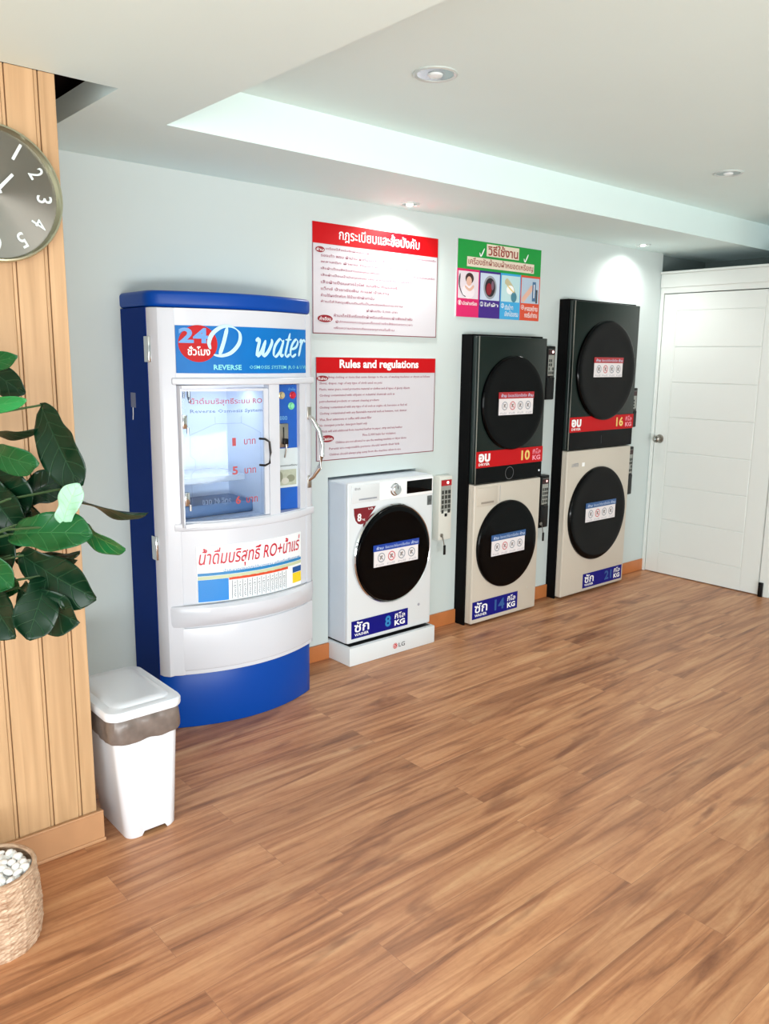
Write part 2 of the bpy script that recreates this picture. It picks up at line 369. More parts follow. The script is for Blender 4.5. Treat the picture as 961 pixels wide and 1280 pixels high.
# ------------------------------------------------------------------ downlights
def downlight(x, y, z, r, label, power=0):
    o = thing('recessed_downlight', label, 'ceiling light', (x, y, z), 'downlights recessed in the ceiling')
    b = B(); b.lathe([(r, 0), (r, -.004), (r*.93, -.007), (r*.82, -.004), (r*.80, .0)], (x, y, z), 'z', 36); b.build('trim_ring', mat('downlight_ring', (205, 214, 212), .35, .3), o)
    b = B(); b.lathe([(r*.82, -.003), (r*.70, -.0015), (r*.55, -.001), (0.0, -.001)], (x, y, z), 'z', 36); b.build('reflector', mat('reflector', (150, 160, 162), .12, 1), o)
    lit = power > 0
    b = B(); b.lathe([(0, -.012), (r*.2, -.012), (r*.32, -.008), (r*.36, -.001)], (x, y, z), 'z', 20)
    b.build('bulb', mat('bulb_lit', (255, 255, 255), .3, emit=(255, 250, 240), es=6) if lit else mat('bulb_off', (226, 234, 236), .15), o)
    if lit:
        l = bpy.data.lights.new('downlight_beam', 'SPOT'); l.energy = power; l.spot_size = math.radians(165); l.spot_blend = 1; l.shadow_soft_size = .04; l.color = (1, .99, .95)
        lo = bpy.data.objects.new('downlight_beam', l); COL.objects.link(lo); lo.parent = o; lo.location = (0, 0, -.03)
downlight(.409, -.13, HL, .05, 'lit downlight in the low soffit above the Thai rules sign', 30)
downlight(2.50, -.15, HL, .05, 'lit downlight in the low soffit above the taller machine stack', 22)
downlight(-.478, -1.215, HU, .075, 'larger-looking unlit downlight with steel reflector in the raised ceiling')
downlight(1.59, -1.18, HU, .07, 'far unlit downlight in the raised ceiling, toward the white door')

# ------------------------------------------------------------------ signs
def lines(b, rows, y, x0, ztop, dz, h):
    for i, (s, xa, xb) in enumerate(rows):
        b.text(s, xa, ztop-dz*i-h, xb, ztop-dz*i, y, bold=.010, res=1)
def sign(x0, x1, z0, z1, hh, heading, hx0, hx1, rows, ovals, label, bold):
    o = thing('rules_sign', label, 'sign', ((x0+x1)/2, 0, z0)); y = -.006
    B().box(x0, x1, y, 0, z0, z1).build('board', SIGNW, o, smooth=False)
    f = B(); e = .004
    for q in ((x0, z0, x0+e, z1), (x1-e, z0, x1, z1), (x0, z0, x1, z0+e)): f.quad(*q, y-.0008)
    f.build('border', mat('border_maroon', (120, 30, 45), .4, noise=0), o, smooth=False)
    B().box(x0, x1, y-.0015, y, z1-hh, z1).build('header_band', RED, o, smooth=False)
    B().text(heading, hx0, z1-hh*.84, hx1, z1-hh*.14, y-.0025, bold=bold).build('heading', WH, o, smooth=False)
    b = B(); lines(b, rows, y-.0012, x0, z1-hh-.014, (z1-z0-hh-.02)/len(rows), .0155)
    b.build('lettering', TXTR, o, smooth=False)
    for (cx, cz, r, rz, s) in ovals:
        b = B(); b.disc(cx, cz, r, y-.0018, 28, rz=rz); ov = b.build('oval_badge', DRED, o, smooth=False)
        B().text(s, cx-r*.75, cz-rz*.5, cx+r*.75, cz+rz*.5, y-.0028, bold=.01, res=1).build('badge_lettering', WH, ov, smooth=False)
X0, X1 = -.105, .735
thai = [('เครื่องนี้สำหรับซักผ้าและอบผ้าเท่านั้น กรุณาอ่านกฎระเบียบก่อนใช้เครื่องทุกครั้ง', X0+.08, X1-.015),
 ('รองเท้า พรม ผ้าม่าน ผ้าที่มีขนสัตว์เลี้ยง', X0+.05, X0+.49), ('พลาสติก ผ้ายาง ที่นอน หมอน วัสดุกันน้ำ', X0+.05, X0+.63),
 ('เสื้อผ้าเปื้อนสีหรือสารเคมีอุตสาหกรรม รวมถึงน้ำยาทำความสะอาดคอนกรีต', X0+.05, X1-.02), ('เสื้อผ้าเปื้อนน้ำมันทุกชนิด เช่น น้ำมันเครื่อง น้ำมันก๊าด', X0+.05, X0+.66),
 ('เสื้อผ้าเปื้อนสารไวไฟ เบนซิน ทินเนอร์', X0+.05, X0+.55), ('แว็กซ์ น้ำยาขัดพื้น กาแฟ น้ำหวาน', X0+.05, X0+.49), ('ห้ามใช้ผงซักฟอก ใช้น้ำยาซักผ้าเท่านั้น', X0+.05, X0+.39),
 ('ห้ามใส่วัสดุเพิ่มเติมที่เป็นหนังหรือกระดาษ', X0+.05, X0+.59), ('ฝ่าฝืนปรับ 5,000 บาท', X0+.34, X0+.55),
 ('ห้ามเด็กใช้เครื่องซักผ้าหรือเครื่องอบผ้าเพียงลำพัง', X0+.13, X0+.66), ('ผู้ปกครองควรดูแลเด็กอย่างใกล้ชิดตลอดเวลา', X0+.14, X0+.66), ('เพื่อความปลอดภัยของทุกคนในร้าน', X0+.13, X0+.53)]
sign(X0, X1, 1.692, 2.216, .098, 'กฎระเบียบและข้อบังคับ', X0+.16, X0+.70, thai, [(X0+.045, 2.09, .028, .014, 'ห้าม'), (X0+.075, 1.765, .046, .018, 'คำเตือน')],
     'red and white sign with Thai heading, upper of the two rules boards on the wall', .007)
X0, X1 = -.085, .735
eng = [('Bring clothing or items that cause damage to the use of washing machines or dryers as follows', X0+.075, X1-.04),
 ('Shoes, drapes, rugs of any type of cloth used on pets', X0+.02, X0+.43), ('Plastic, water gears, round protective material or clothes and all types of glossy objects', X0+.02, X0+.63),
 ('Clothing contaminated with oil/paint or industrial chemicals such as', X0+.02, X0+.52), ('petrochemical products or cement cleaning products', X0+.02, X0+.41),
 ('Clothing contaminated with any type of oil such as engine oil, kerosene or fuel oil', X0+.02, X0+.61), ('Clothing contaminated with any flammable material such as benzene, rust, thinner', X0+.02, X0+.61),
 ('Wax, floor extensions or coffee with sweet filler', X0+.02, X0+.36), ('No detergent powder, detergent liquid only', X0+.02, X0+.33), ('Which will add additional from inserted leather in paper, strip and any leather', X0+.02, X0+.58),
 ('Fine 5,000 baht for violation', X0+.30, X0+.53), ('Children are not allowed to use the washing machine or dryer alone', X0+.12, X0+.61),
 ('Parents are responsible persons should watch their kids', X0+.08, X0+.56), ('Children should always play away from the machine when in use', X0+.08, X0+.57)]
sign(X0, X1, 1.060, 1.578, .078, 'Rules and regulations', X0+.145, X0+.69, eng, [(X0+.038, 1.474, .036, .014, 'Rules'), (X0+.068, 1.172, .042, .018, 'Caution')],
     'red and white sign headed Rules and regulations, lower of the two rules boards', .03)

# instruction poster
x0, x1, z0, z1 = .892, 1.622, 1.814, 2.237
o = thing('instruction_poster', 'green poster of four numbered picture steps above the shorter machine stack', 'poster', ((x0+x1)/2, 0, z0)); y = -.005
B().box(x0-.006, x1+.002, y+.001, 0, z0, z1).build('board', SIGNW, o, smooth=False)
B().quad(x0, 2.078, x1, z1, y).build('header_band', GREEN, o, smooth=False)
for px, pz in ((x0+.195, 2.175), (x0+.585, 2.175)):
    B().stroke([(px-.018, pz), (px-.006, pz-.018), (px+.022, pz+.026)], y-.001, .009, .6).build('tick_mark', WH, o, smooth=False)
b = B(); b.quad(x0+.235, 2.160, x0+.52, 2.228, y-.001); b.quad(x0+.075, 2.093, x0+.665, 2.147, y-.001); b.build('heading_outline', mat('outline_cream', (228, 214, 196), .4), o, smooth=False)
b = B(); b.text('วิธีใช้งาน', x0+.245, 2.166, x0+.51, 2.226, y-.002, bold=.02)
b.text('เครื่องซักผ้าอบผ้าหยอดเหรียญ', x0+.085, 2.099, x0+.655, 2.145, y-.002, bold=.008); b.build('heading', mat('heading_brown', (150, 50, 40), .4), o, smooth=False)
pw = (x1-x0)/4; cols = [MAG, PURP, LBL, ORG]
bgs = [mat('pic_pink', (226, 214, 222), .4), mat('pic_blue', (200, 214, 232), .4), mat('pic_aqua', (190, 222, 226), .4), mat('pic_grey', (178, 196, 214), .4)]
caps = ['เปิดฝาเครื่อง', 'ใส่ผ้า', 'เติมน้ำยา\nเลือกโปรแกรม', 'หยอดเหรียญ\nกดเริ่มทำงาน']
for i in range(4):
    a = x0+pw*i; c = a+pw
    pn = B().box(a, c, y-.0004, y+.0009, z0, 2.078).build('step_panel', cols[i], o, smooth=False)
    B().quad(a+.008, 1.916, c-.008, 2.066, y-.001).build('picture', bgs[i], pn, smooth=False)
    b = B(); yy = y-.0016; m = (a+c)/2
    if i == 0:
        b.disc(m, 1.955, .052, yy, rz=.04); b.m = 1; b.disc(m+.004, 2.012, .022, yy-.0006, rz=.026); b.m = 2; b.disc(m+.008, 2.028, .034, yy-.0003, rz=.030)
        b.m = 3; b.stroke([(m-.07, 2.05), (m-.075, 1.99), (m-.05, 1.94), (m-.02, 1.925)], yy-.0008, .012); b.m = 1; b.stroke([(m-.03, 1.985), (m+.01, 1.965), (m+.045, 1.99)], yy-.001, .016, .8)
        M = [mat('pic_white', (238, 226, 232), .4), SKIN, mat('pic_hair', (60, 34, 34), .5), DGREY]
    elif i == 1:
        b.disc(m, 1.988, .056, yy, 32, rz=.066); b.m = 1; b.disc(m, 1.988, .044, yy-.0005, 32, rz=.053); b.m = 2; b.disc(m-.01, 1.978, .024, yy-.001, rz=.034); b.m = 3; b.disc(m+.02, 2.0, .012, yy-.0012, rz=.026)
        M = [MGREY, mat('pic_dark', (36, 26, 36), .4), DRED, mat('pic_mauve', (120, 90, 110), .4)]
    elif i == 2:
        b.stroke([(m-.05, 2.04), (m-.02, 2.02), (m+.01, 1.99), (m+.03, 1.95)], yy, .045, .8); b.m = 1; b.disc(m-.005, 1.985, .034, yy-.0006, rz=.026); b.m = 2; b.disc(m+.03, 1.945, .026, yy-.0009, rz=.03); b.m = 3; b.stroke([(m-.035, 2.01), (m+.03, 1.97)], yy-.0012, .008, 1)
        M = [mat('pic_sand', (196, 186, 150), .4), WH, mat('pic_teal', (70, 130, 150), .4), GOLD]
    else:
        b.stroke([(m-.075, 1.925), (m-.04, 1.96), (m-.005, 1.99), (m+.02, 2.02)], yy, .032, .8); b.m = 1; b.quad(m+.018, 1.93, m+.05, 2.045, yy-.0003); b.m = 2; b.quad(m+.03, 1.95, m+.038, 2.03, yy-.0008); b.m = 3; b.quad(m+.052, 1.92, m+.068, 2.0, yy-.0004)
        M = [SKIN, mat('pic_slate', (70, 110, 150), .4), WH, DGREY]
    b.build('illustration', M, pn, smooth=False)
    b = B(); b.disc(a+.024, 1.892, .014, y-.001, 20, r2=.0115); b.text(str(i+1), a+.019, 1.883, a+.029, 1.901, y-.0012, bold=.02)
    nl = caps[i].count('\n'); b.text(caps[i], a+.045, 1.880-.048*nl, c-.016, 1.903, y-.0012, bold=.01, res=2)
    b.build('caption', WH, pn, smooth=False)

# ------------------------------------------------------------------ laundry machines
def wave_strip(b, cx, zc, y, r):   # the four no-entry pictograms
    for k in range(4):
        px = cx+(k-1.5)*r*2.75
        b.m = (1 if k == 1 else 0); b.disc(px, zc, r, y, 20, r2=r*.8)
        b.stroke([(px-r*.55, zc+r*.5), (px, zc), (px+r*.5, zc-r*.55)], y-.0002, r*.28, .9, sub=2)
        b.m = 2; b.stroke([(px-r*.3, zc-r*.4), (px-r*.05, zc+r*.2), (px+r*.35, zc+r*.3)], y-.0003, r*.4, .6, sub=3)
def door(o, cx, cz, r, yf, hdr, sx0, sx1, sz0, sz1, ring=None, proud=.03, tint=BLACKG):
    """round porthole door standing proud of the front plane at yf"""
    if ring:
        B().lathe([(r*1.0, 0), (r*1.02, -.004), (r*1.02, -proud*.55), (r*1.0, -proud*.75), (r*.97, -proud*.6), (r*.96, 0)], (cx, yf, cz), 'y', 72).build('door_ring', ring, o)
    d = B(); d.lathe([(r*.985, 0), (r*.985, -proud*.6), (r*.965, -proud*.92), (r*.94, -proud), (r*.86, -proud*1.02), (r*.80, -proud*.94), (r*.5, -proud*.94), (.0001, -proud*.94)], (cx, yf, cz), 'y', 72)
    dd = d.build('porthole_door', tint, o)
    y = yf-proud-.002; st = B(); st.box(sx0, sx1, y, yf-proud*.9, sz0, sz1)
    s = st.build('door_sticker', mat('sticker_white', (232, 226, 228), .4, noise=0), dd, smooth=False)
    hz = sz1-(sz1-sz0)*.27
    B().box(sx0-.006, sx1+.006, y-.0006, y+.0006, hz, sz1+.003).build('sticker_header', hdr, s, smooth=False)
    wl = sx1-sx0; b = B(); b.text('ห้าม', sx0+wl*.05, hz+.008, sx0+wl*.2, sz1-.006, y-.0014, bold=.02, res=1); b.text('ข้อควรระวังในการใช้เครื่อง', sx0+wl*.24, hz+.009, sx0+wl*.80, sz1-.007, y-.0014, bold=.004, res=1)
    b.text('ห้าม', sx0+wl*.84, hz+.008, sx1-wl*.01, sz1-.006, y-.0014, bold=.02, res=1); b.build('sticker_lettering', mat('print_pale', (200, 215, 240), .4), s, smooth=False)
    b = B(); wave_strip(b, (sx0+sx1)/2, (sz0+hz)/2+.006, y-.0012, wl*.083)
    b.build('sticker_pictograms', [MGREY, mat('print_soft_red', (200, 90, 96), .4), mat('print_taupe', (140, 128, 124), .4)], s, smooth=False)
    b = B(); wl4 = wl/4
    for k in range(4): b.text('ห้ามใช้', sx0+wl4*k+.012, sz0+.006, sx0+wl4*(k+1)-.012, sz0+.017, y-.001, res=1)
    b.build('sticker_captions', MGREY, s, smooth=False)
    return dd
def band(o, x0, x1, z0, z1, yf, colr, big, small, num, numc, kgc=None):
    """printed capacity band across the machine front"""
    b = B(); b.box(x0, x1, yf-.0018, yf, z0, z1); s = b.build('capacity_band', colr, o, smooth=False); h = z1-z0; y = yf-.003
    b = B(); b.text(big, x0+.018, z0+h*.34, x0+.018+h*1.05, z1-h*(.06 if len(big) > 2 else .14), y, bold=(.016 if len(big) > 2 else .05)); b.text(small, x0+.02, z0+h*.12, x0+.018+h*1.02, z0+h*.28, y, bold=.02, res=1)
    b.build('band_word', WH, s, smooth=False)
    nw = h*.42*len(num); nx = x1-.125 if h > .09 else x1-.12
    b = B(); b.text(num, nx-nw, z0+h*.2, nx, z1-h*.16, y, bold=.03); b.build('band_number', numc, s, smooth=False)
    b = B(); b.text('กิโล', x1-.098, z0+h*.54, x1-.022, z1-h*.12, y, bold=.014, res=2); b.text('KG', x1-.098, z0+h*.14, x1-.022, z0+h*.46, y, bold=.04, res=2)
    b.build('band_unit', kgc or WH, s, smooth=False)
def logo(o, x, z, h, y, ringc=RED, txt=DGREY, face=True):
    b = B(); b.disc(x, z, h*.62, y, 28); b.m = 1
    b.disc(x, z, h*.5, y-.0004, 28, r2=h*.43); b.m = 1; b.quad(x-h*.28, z-h*.16, x-h*.2, z+h*.28, y-.0006); b.quad(x-h*.02, z-h*.24, x+h*.05, z+h*.24, y-.0006); b.quad(x-h*.02, z-h*.24, x+h*.2, z-h*.17, y-.0006)
    b.m = 2; b.text('LG', x+h*.95, z-h*.45, x+h*2.7, z+h*.45, y, bold=.01)
    b.build('brand_mark', [ringc, WH, txt], o, smooth=False)

# -- 8 kg washer on its plinth
D = .153
pl = thing('washer_plinth', 'low white plinth with red and grey logo under the single washing machine', 'plinth', (.30, -D, 0))
B().box(-.006, .606, -D-.032, .35, 0, .101, .006).build('plinth_body', ENAMEL, pl)
B().box(.01, .59, -D-.01, .30, .1008, .1015).build('rubber_mat', BLACKP, pl, smooth=False)
logo(pl, .307, .047, .026, -D-.0335)
ws = thing('washing_machine', 'single white front-loading washing machine marked 8 kg on a low plinth', 'washing machine', (.30, -D, .1025))
Z0, Z1 = .1095, .958
B().box(0, .6, -D+.012, .36, Z0, Z1, .012, 3).build('cabinet', mat('cool_white_enamel', (208, 216, 226), .3), ws)
B().box(.002, .598, -D, -D+.03, Z0+.002, Z1-.001, .010, 3).build('front_panel', ENAMEL, ws)
for fx in (.05, .55):
    for fy in (-.1, .3): B().lathe([(.022, 0), (.022, .009), (.014, .012)], (fx, fy, .1016), 'z', 14).build('foot', BLACKP, ws)
B().box(.025, .205, -D-.004, -D+.005, .853, .945, .004).build('detergent_drawer', ENAMEL, ws)
B().box(.07, .19, -D-.0052, -D-.0036, .866, .874, .001).build('drawer_grip', MGREY, ws)
logo(ws, .048, .926, .011, -D-.006, MGREY, DGREY)
B().box(.215, .594, -D-.0025, -D+.005, .853, .945, .002).build('control_panel', mat('panel_white', (244, 245, 246), .25), ws)
kn = B().lathe([(.034, 0), (.034, -.004), (.029, -.006), (.027, -.022), (.023, -.026), (.0001, -.026)], (.315, -D-.002, .900), 'y', 36).build('program_dial', CHROME, ws)
B().box(.313, .317, -D-.0295, -D-.027, .904, .924).build('dial_pointer', DGREY, kn, smooth=False)
B().box(.40, .585, -D-.0045, -D, .868, .936, .001).build('display', BLACKG, ws)
b = B(); b.plate([(.040, .826), (.185, .826), (.172, .808), (.118, .752), (.103, .742), (.085, .740), (.068, .745), (.052, .762), (.043, .79)], -D-.002, -D)
bd = b.build('capacity_badge', mat('badge_maroon', (120, 16, 30), .35, noise=0), ws, smooth=False)
b = B(); b.text('8', .062, .757, .088, .798, -D-.003, bold=.03); b.text('kg', .095, .758, .112, .770, -D-.003, bold=.01); b.text('LG', .135, .812, .165, .821, -D-.003, bold=.01); b.build('badge_lettering', WH, bd, smooth=False)
b = B(); b.box(.554, .588, -D-.0015, -D, .790, .842); eb = b.build('rating_sticker', mat('sticker_slate', (92, 98, 98), .4), ws, smooth=False)
B().text('A+', .560, .802, .582, .828, -D-.0025, bold=.03).build('rating_lettering', DGREY, eb, smooth=False)
door(ws, .298, .560, .262, -D, mat('header_blue', (14, 60, 158), .35, noise=0), .150, .461, .507, .622, ring=CHROME, proud=.032)
band(ws, .028, .424, .135, .231, -D, NAVY, 'ซัก', 'WASHER', '8', CYAN)
B().lathe([(.008, 0), (.008, -.0015), (.0001, -.002)], (.505, -D, .235), 'y', 16).build('filter_cap', MGREY, ws)

# -- stacks
def enclosure(x0, x1, z1, d, label):
    b = B(); t = .012
    b.box(x0-t, x0-.001, -d, -.0005, 0, z1+.004); b.box(x1+.001, x1+t, -d, -.0005, 0, z1+.004); b.box(x0-t, x1+t, -d, -.0005, z1+.004, z1+.008)
    tag(b.build('machine_surround', BLACKM, smooth=False), label, 'surround')
def stack_washer(x0, x1, z1, d, c, r, rz, label, st, bd, num, drawer):
    o = thing('washing_machine', label, 'washing machine', ((x0+x1)/2, -d, 0)); yb = -d+.055
    B().box(x0, x1, -d+.016, .33, .012, z1-.002, .010, 3).build('cabinet', BEIGE, o)
    B().box(x0+.001, x1-.001, -d, -d+.03, .012, z1-.003, .008, 3).build('front_panel', BEIGE, o)
    for fx in (x0+.05, x1-.05):
        for fy in (-d+.06, .28): B().lathe([(.022, 0), (.022, .008), (.014, .014)], (fx, fy, 0), 'z', 14).build('foot', BLACKP, o)
    if drawer:
        B().box(x0+.02, x0+.20, -d-.004, -d+.004, z1-.132, z1-.022, .004).build('detergent_drawer', BEIGE, o)
        B().box(x0+.055, x0+.165, -d-.0055, -d-.0035, z1-.118, z1-.106, .001).build('drawer_grip', mat('grip_taupe', (150, 140, 128), .4), o)
        B().box(x0+.222, x0+.2245, -d-.001, -d, z1-.12, z1-.02).build('panel_seam', MGREY, o, smooth=False)
    else:
        b = B(); b.text('LG INVERTER', x0+.05, z1-.110, x0+.125, z1-.085, -d-.001, bold=.02, res=1); b.build('brand_lettering', MGREY, o, smooth=False)
        B().quad(x0+.16, z1-.112, x0+.19, z1-.086, -d-.0012).build('brand_sticker', WH, o, smooth=False)
    B().lathe([(.010, 0), (.010, -.0015), (.0001, -.0018)], (x0+.13 if False else x1-.085, -d, .155), 'y', 16).build('filter_cap', mat('cap_beige', (196, 188, 176), .4), o)
    door(o, (x0+x1)/2-.008, c, r, -d, mat('header_steel_blue', (40, 84, 140), .35, noise=0), *st, proud=.022)
    band(o, *bd, -d, NAVY, 'ซัก', 'WASHER', num, mat('print_dim_cyan', (40, 90, 150), .35, noise=0))
    return o
def stack_dryer(x0, x1, z0, z1, d, c, r, label, st, bd, num, marks):
    o = thing('tumble_dryer', label, 'tumble dryer', ((x0+x1)/2, -d, z0))
    B().box(x0, x1, -d+.02, .33, z0+.001, z1, .008, 3).build('cabinet', mat('dryer_side', (24, 36, 34), .35, noise=.02), o)
    B().box(x0+.001, x1-.001, -d, -d+.02, z0+.002, z1-.001, .004, 2).build('front_panel', GRAPH, o)
    B().box(x0-.0015, x0+.002, -d-.0015, -d+.003, z0+.002, z1-.001).build('edge_trim', STEEL, o, smooth=False)
    B().box(x0+.004, x1-.004, -d-.002, -d, z0+.004, bd[2]-.002).build('control_strip', BLACKG, o, smooth=False)
    m = (x0+x1)/2-.005
    if marks:
        kb = B(); kb.disc(m, z0+.048, .038, -d-.0032, 36, r2=.0355); kb.build('dial_outline', mat('outline_grey', (110, 110, 112), .4), o, smooth=False)
        B().disc(x1-.028, z0+.042, .006, -d-.0032, 16).build('power_light', mat('led_white', (220, 225, 230), .3, emit=(230, 235, 240), es=.6), o, smooth=False)
    else:
        B().box(m-.001, m+.001, -d-.0032, -d-.002, z0+.03, z0+.085).build('panel_mark', DGREY, o, smooth=False)
    door(o, m+.004, c, r, -d, mat('header_red', (170, 22, 34), .35, noise=0), *st, proud=.022)
    band(o, *bd, -d-.0015, RED, 'อบ', 'DRYER', num, GOLD, PINK)
    return o
x0, x1, d = .960, 1.566, .128
enclosure(x0, x1, 1.709, .082, 'black side surround framing the shorter stack of machines')
stack_washer(x0, x1, .859, d, .475, .272, 0, 'cream washing machine marked 14 kg, lower half of the shorter stack', (1.100, 1.403, .416, .543), (x0+.012, x0+.425, .040, .148), '14', True)
stack_dryer(x0, x1, .860, 1.707, d, 1.325, .280, 'black tumble dryer marked 10 kg, upper half of the shorter stack', (1.118, 1.425, 1.258, 1.388), (x0+.001, x1-.001, .957, 1.052), '10', True)
x0, x1, d = 1.845, 2.574, .116
enclosure(x0, x1, 1.951, .074, 'black side surround framing the taller stack of machines')
stack_washer(x0, x1, .999, d, .553, .326, 0, 'large cream washing machine marked 21 kg, lower half of the taller stack', (2.050, 2.390, .506, .634), (x0+.245, x1-.02, .034, .135), '21', False)
stack_dryer(x0, x1, 1.000, 1.949, d, 1.513, .330, 'large black tumble dryer marked 16 kg, upper half of the taller stack', (2.048, 2.368, 1.472, 1.597), (x0+.001, x1-.001, 1.118, 1.216), '16', False)

# -- coin boxes on the wall beside the machines
def coinbox(x0, x1, z0, z1, d, label, body, dark, split=.6, key=True, led=4):
    o = thing('coin_box', label, 'coin box', ((x0+x1)/2, 0, z0), 'coin boxes fixed to the wall')
    B().box(x0, x1, -d, 0, z0, z1, .006).build('housing', body, o)
    h = z1-z0; m = .012
    pz = z0+h*split
    pnl = B().box(x0+m, x1-m, -d-.002, -d, z1-h*.55, z1-.02, .001).build('keypad_plate', mat('keypad_grey', (150, 152, 146), .4), o, smooth=False)
    dsp = B().box(x0+m, x1-m, -d-.005, -d-.001, z1-.055, z1-.022, .001).build('led_display', mat('led_red_panel' if not dark else 'led_dark_panel', (90, 0, 8) if not dark else (50, 4, 8), .3, emit=(200, 10, 20) if not dark else None, es=.5), o, smooth=False)
    if led: B().disc((x0+x1)/2+.008, z1-.037, .008, -d-.0065, 18).build('led_digit', mat('led_bright' if led > 1 else 'led_dim', (255, 210, 205), .3, emit=(255, 190, 185), es=led), dsp, smooth=False)
    b = B(); n = 5
    for r in range(n):
        for c in range(3):
            if random.random() < .75: b.box(x0+m+.006+c*(x1-x0-2*m-.006)/3, x0+m+.0+(c+.8)*(x1-x0-2*m)/3, -d-.004, -d-.001, z1-.075-(r+1)*h*.075, z1-.082-r*h*.075, .001)
    b.build('keypad', mat('key_dark', (46, 48, 44), .4), pnl, smooth=False)
    b = B(); b.box((x0+x1)/2-.008, (x0+x1)/2+.010, -d-.005, -d, z1-h*.55-.03, z1-h*.55-.012, .002); b.build('coin_slot', BLACKP, o)
    if dark: B().box(x0+.004, x1-.004, -d-.004, -d+.001, z0+.004, z0+h*.42, .002).build('coin_drawer', BLACKP, o)
    if key:
        k = B(); k.lathe([(.011, 0), (.011, -.006), (.0001, -.007)], ((x0+x1)/2-.03, -d, z0+.03), 'y', 16); k.tube([((x0+x1)/2-.03, -d-.008, z0+.03), ((x0+x1)/2-.028, -d-.016, z0+.005), ((x0+x1)/2-.015, -d-.012, z0-.03)], .003, 6)
        kk = k.build('lock', STEEL, o); B().box((x0+x1)/2-.024, (x0+x1)/2-.006, -d-.018, -d-.012, z0-.085, z0-.028, .003).build('key', BLACKP, kk)
coinbox(.745, .850, .545, .918, .055, 'white coin box with red display on the wall right of the single washer', mat('box_white', (214, 214, 206), .4), False)
coinbox(1.670, 1.752, 1.33, 1.665, .05, 'dark coin box right of the black dryer in the shorter stack', BLACKP, True, key=False)
coinbox(1.670, 1.755, .50, .845, .05, 'dark coin box right of the cream washer in the shorter stack', BLACKP, True, led=1)
coinbox(2.650, 2.735, 1.11, 1.39, .04, 'dark coin box right of the black dryer in the taller stack', BLACKP, True, key=False, led=0)
coinbox(2.650, 2.735, .62, .97, .04, 'dark coin box right of the cream washer in the taller stack', BLACKP, True, key=False, led=0)

# ------------------------------------------------------------------ drinking water machine
def ya(x): return -.382+.104*((x+.66)/.37)**2
wm = thing('water_vending_machine', 'tall blue and white drinking water vending machine with curved front against the wall', 'water vending machine', (-.69, 0, 0))
XA, XB = -1.074, -.302
def plan(inl=0, inf=0, back=.0, n=26, xl=XA, xr=XB):
    """rounded plan outline: straight sides, bowed front"""
    p = [(xr-inl, back), (xr-inl, -.235)]
    xa, xb = xl+inl+.045, xr-inl-.03
    p += [(xr-inl-.004, -.262+inf)]
    for i in range(n+1):
        x = xb+(xa-xb)*i/n; p.append((x, ya(x)+inf))
    p += [(xl+inl+.018, -.262+inf), (xl+inl+.004, -.235), (xl+inl, -.205), (xl+inl, back)]
    return p
c = B(); zb, zt = .02, 1.7615
c.box(XA, XA+.02, -.235, -.003, zb, zt); c.box(XB-.02, XB, -.235, -.003, zb, zt); c.box(XA+.02, XB-.02, -.02, -.003, zb, zt)
c.box(XA+.02, XB-.02, -.235, -.02, zb, .88); c.box(XA+.02, XB-.02, -.235, -.02, 1.46, zt); c.box(-.598, -.553, -.235, -.02, .88, 1.46); c.box(-.412, XB-.02, -.235, -.02, .88, 1.46); c.box(XA+.02, -.985, -.235, -.02, .88, 1.46)
c.build('cabinet', mat('blue_side_shaded', (0, 46, 128), .6, noise=.03, spec=.08), wm, smooth=False)  # same blue as the front; shade on the sides put into a darker, duller colour
c = B(); c.prism(plan(0, .004), 1.762, 1.826, .016, 4); c.build('top_cap', BLUE, wm)
c = B(); c.prism(plan(.006, .012), .0, .245, .006, 2); c.build('base', BLUE, wm)
FL = XA+.004; FR = XB-.006
def slab(b, x0, x1, z0, z1, e, t, n=None, bev=.0, fn=None):
    """curved slab following the bowed front; e = distance proud of the arc, t = thickness"""
    fn = fn or ya; n = n or max(4, int((x1-x0)/.02)); bm = bmesh.new()
    prof = [(0, 0), (1, 0), (1, 1), (0, 1)]
    vs = []
    for i in range(n+1):
        x = x0+(x1-x0)*i/n; y = fn(x)
        vs.append([bm.verts.new((x, y-e, z0)), bm.verts.new((x, y-e, z1)), bm.verts.new((x, y-e+t, z1)), bm.verts.new((x, y-e+t, z0))])
    for i in range(n):
        for k in range(4): bm.faces.new((vs[i][k], vs[i][(k+1) % 4], vs[i+1][(k+1) % 4], vs[i+1][k]))
    bm.faces.new(vs[0]); bm.faces.new(vs[-1][::-1])
    if bev:
        bmesh.ops.recalc_face_normals(bm, faces=bm.faces)
        es = [e2 for e2 in bm.edges if len(e2.link_faces) == 2 and e2.calc_face_angle() > 1.2]
        bmesh.ops.bevel(bm, geom=es, offset=bev, segments=3, affect='EDGES', profile=.5)
    return b.addbm(bm)
f = B()
# left wrapped flange and right return
def flange(b, z0, z1):
    pts = [(XA+.002, -.236), (XA+.006, -.262), (XA+.024, -.286), (XA+.046, ya(XA+.046)-.006), (-1.0, ya(-1.0)-.008), (-.988, ya(-.988)-.004), (-.985, ya(-.985)+.02), (-.985, -.236)]
    b.prism(pts, z0, z1, .002, 1)
flange(f, .245, 1.760)
def rflange(b, z0, z1):
    pts = [(XB-.004, -.236), (-.372, -.236), (-.372, ya(-.372)-.003), (-.345, ya(-.345)-.005), (XB-.022, ya(XB-.02)-.002), (XB-.008, -.262)]
    b.prism(pts, z0, z1, .002, 1)
rflange(f, .245, 1.760)
slab(f, -.986, -.371, 1.470, 1.760, 0, .05)
slab(f, -.986, -.371, .245, .905, 0, .05)
slab(f, -.603, -.548, .900, 1.475, .001, .05); slab(f, -.417, -.371, .900, 1.475, .0, .05)
f.build('front_shell', WMW, wm)
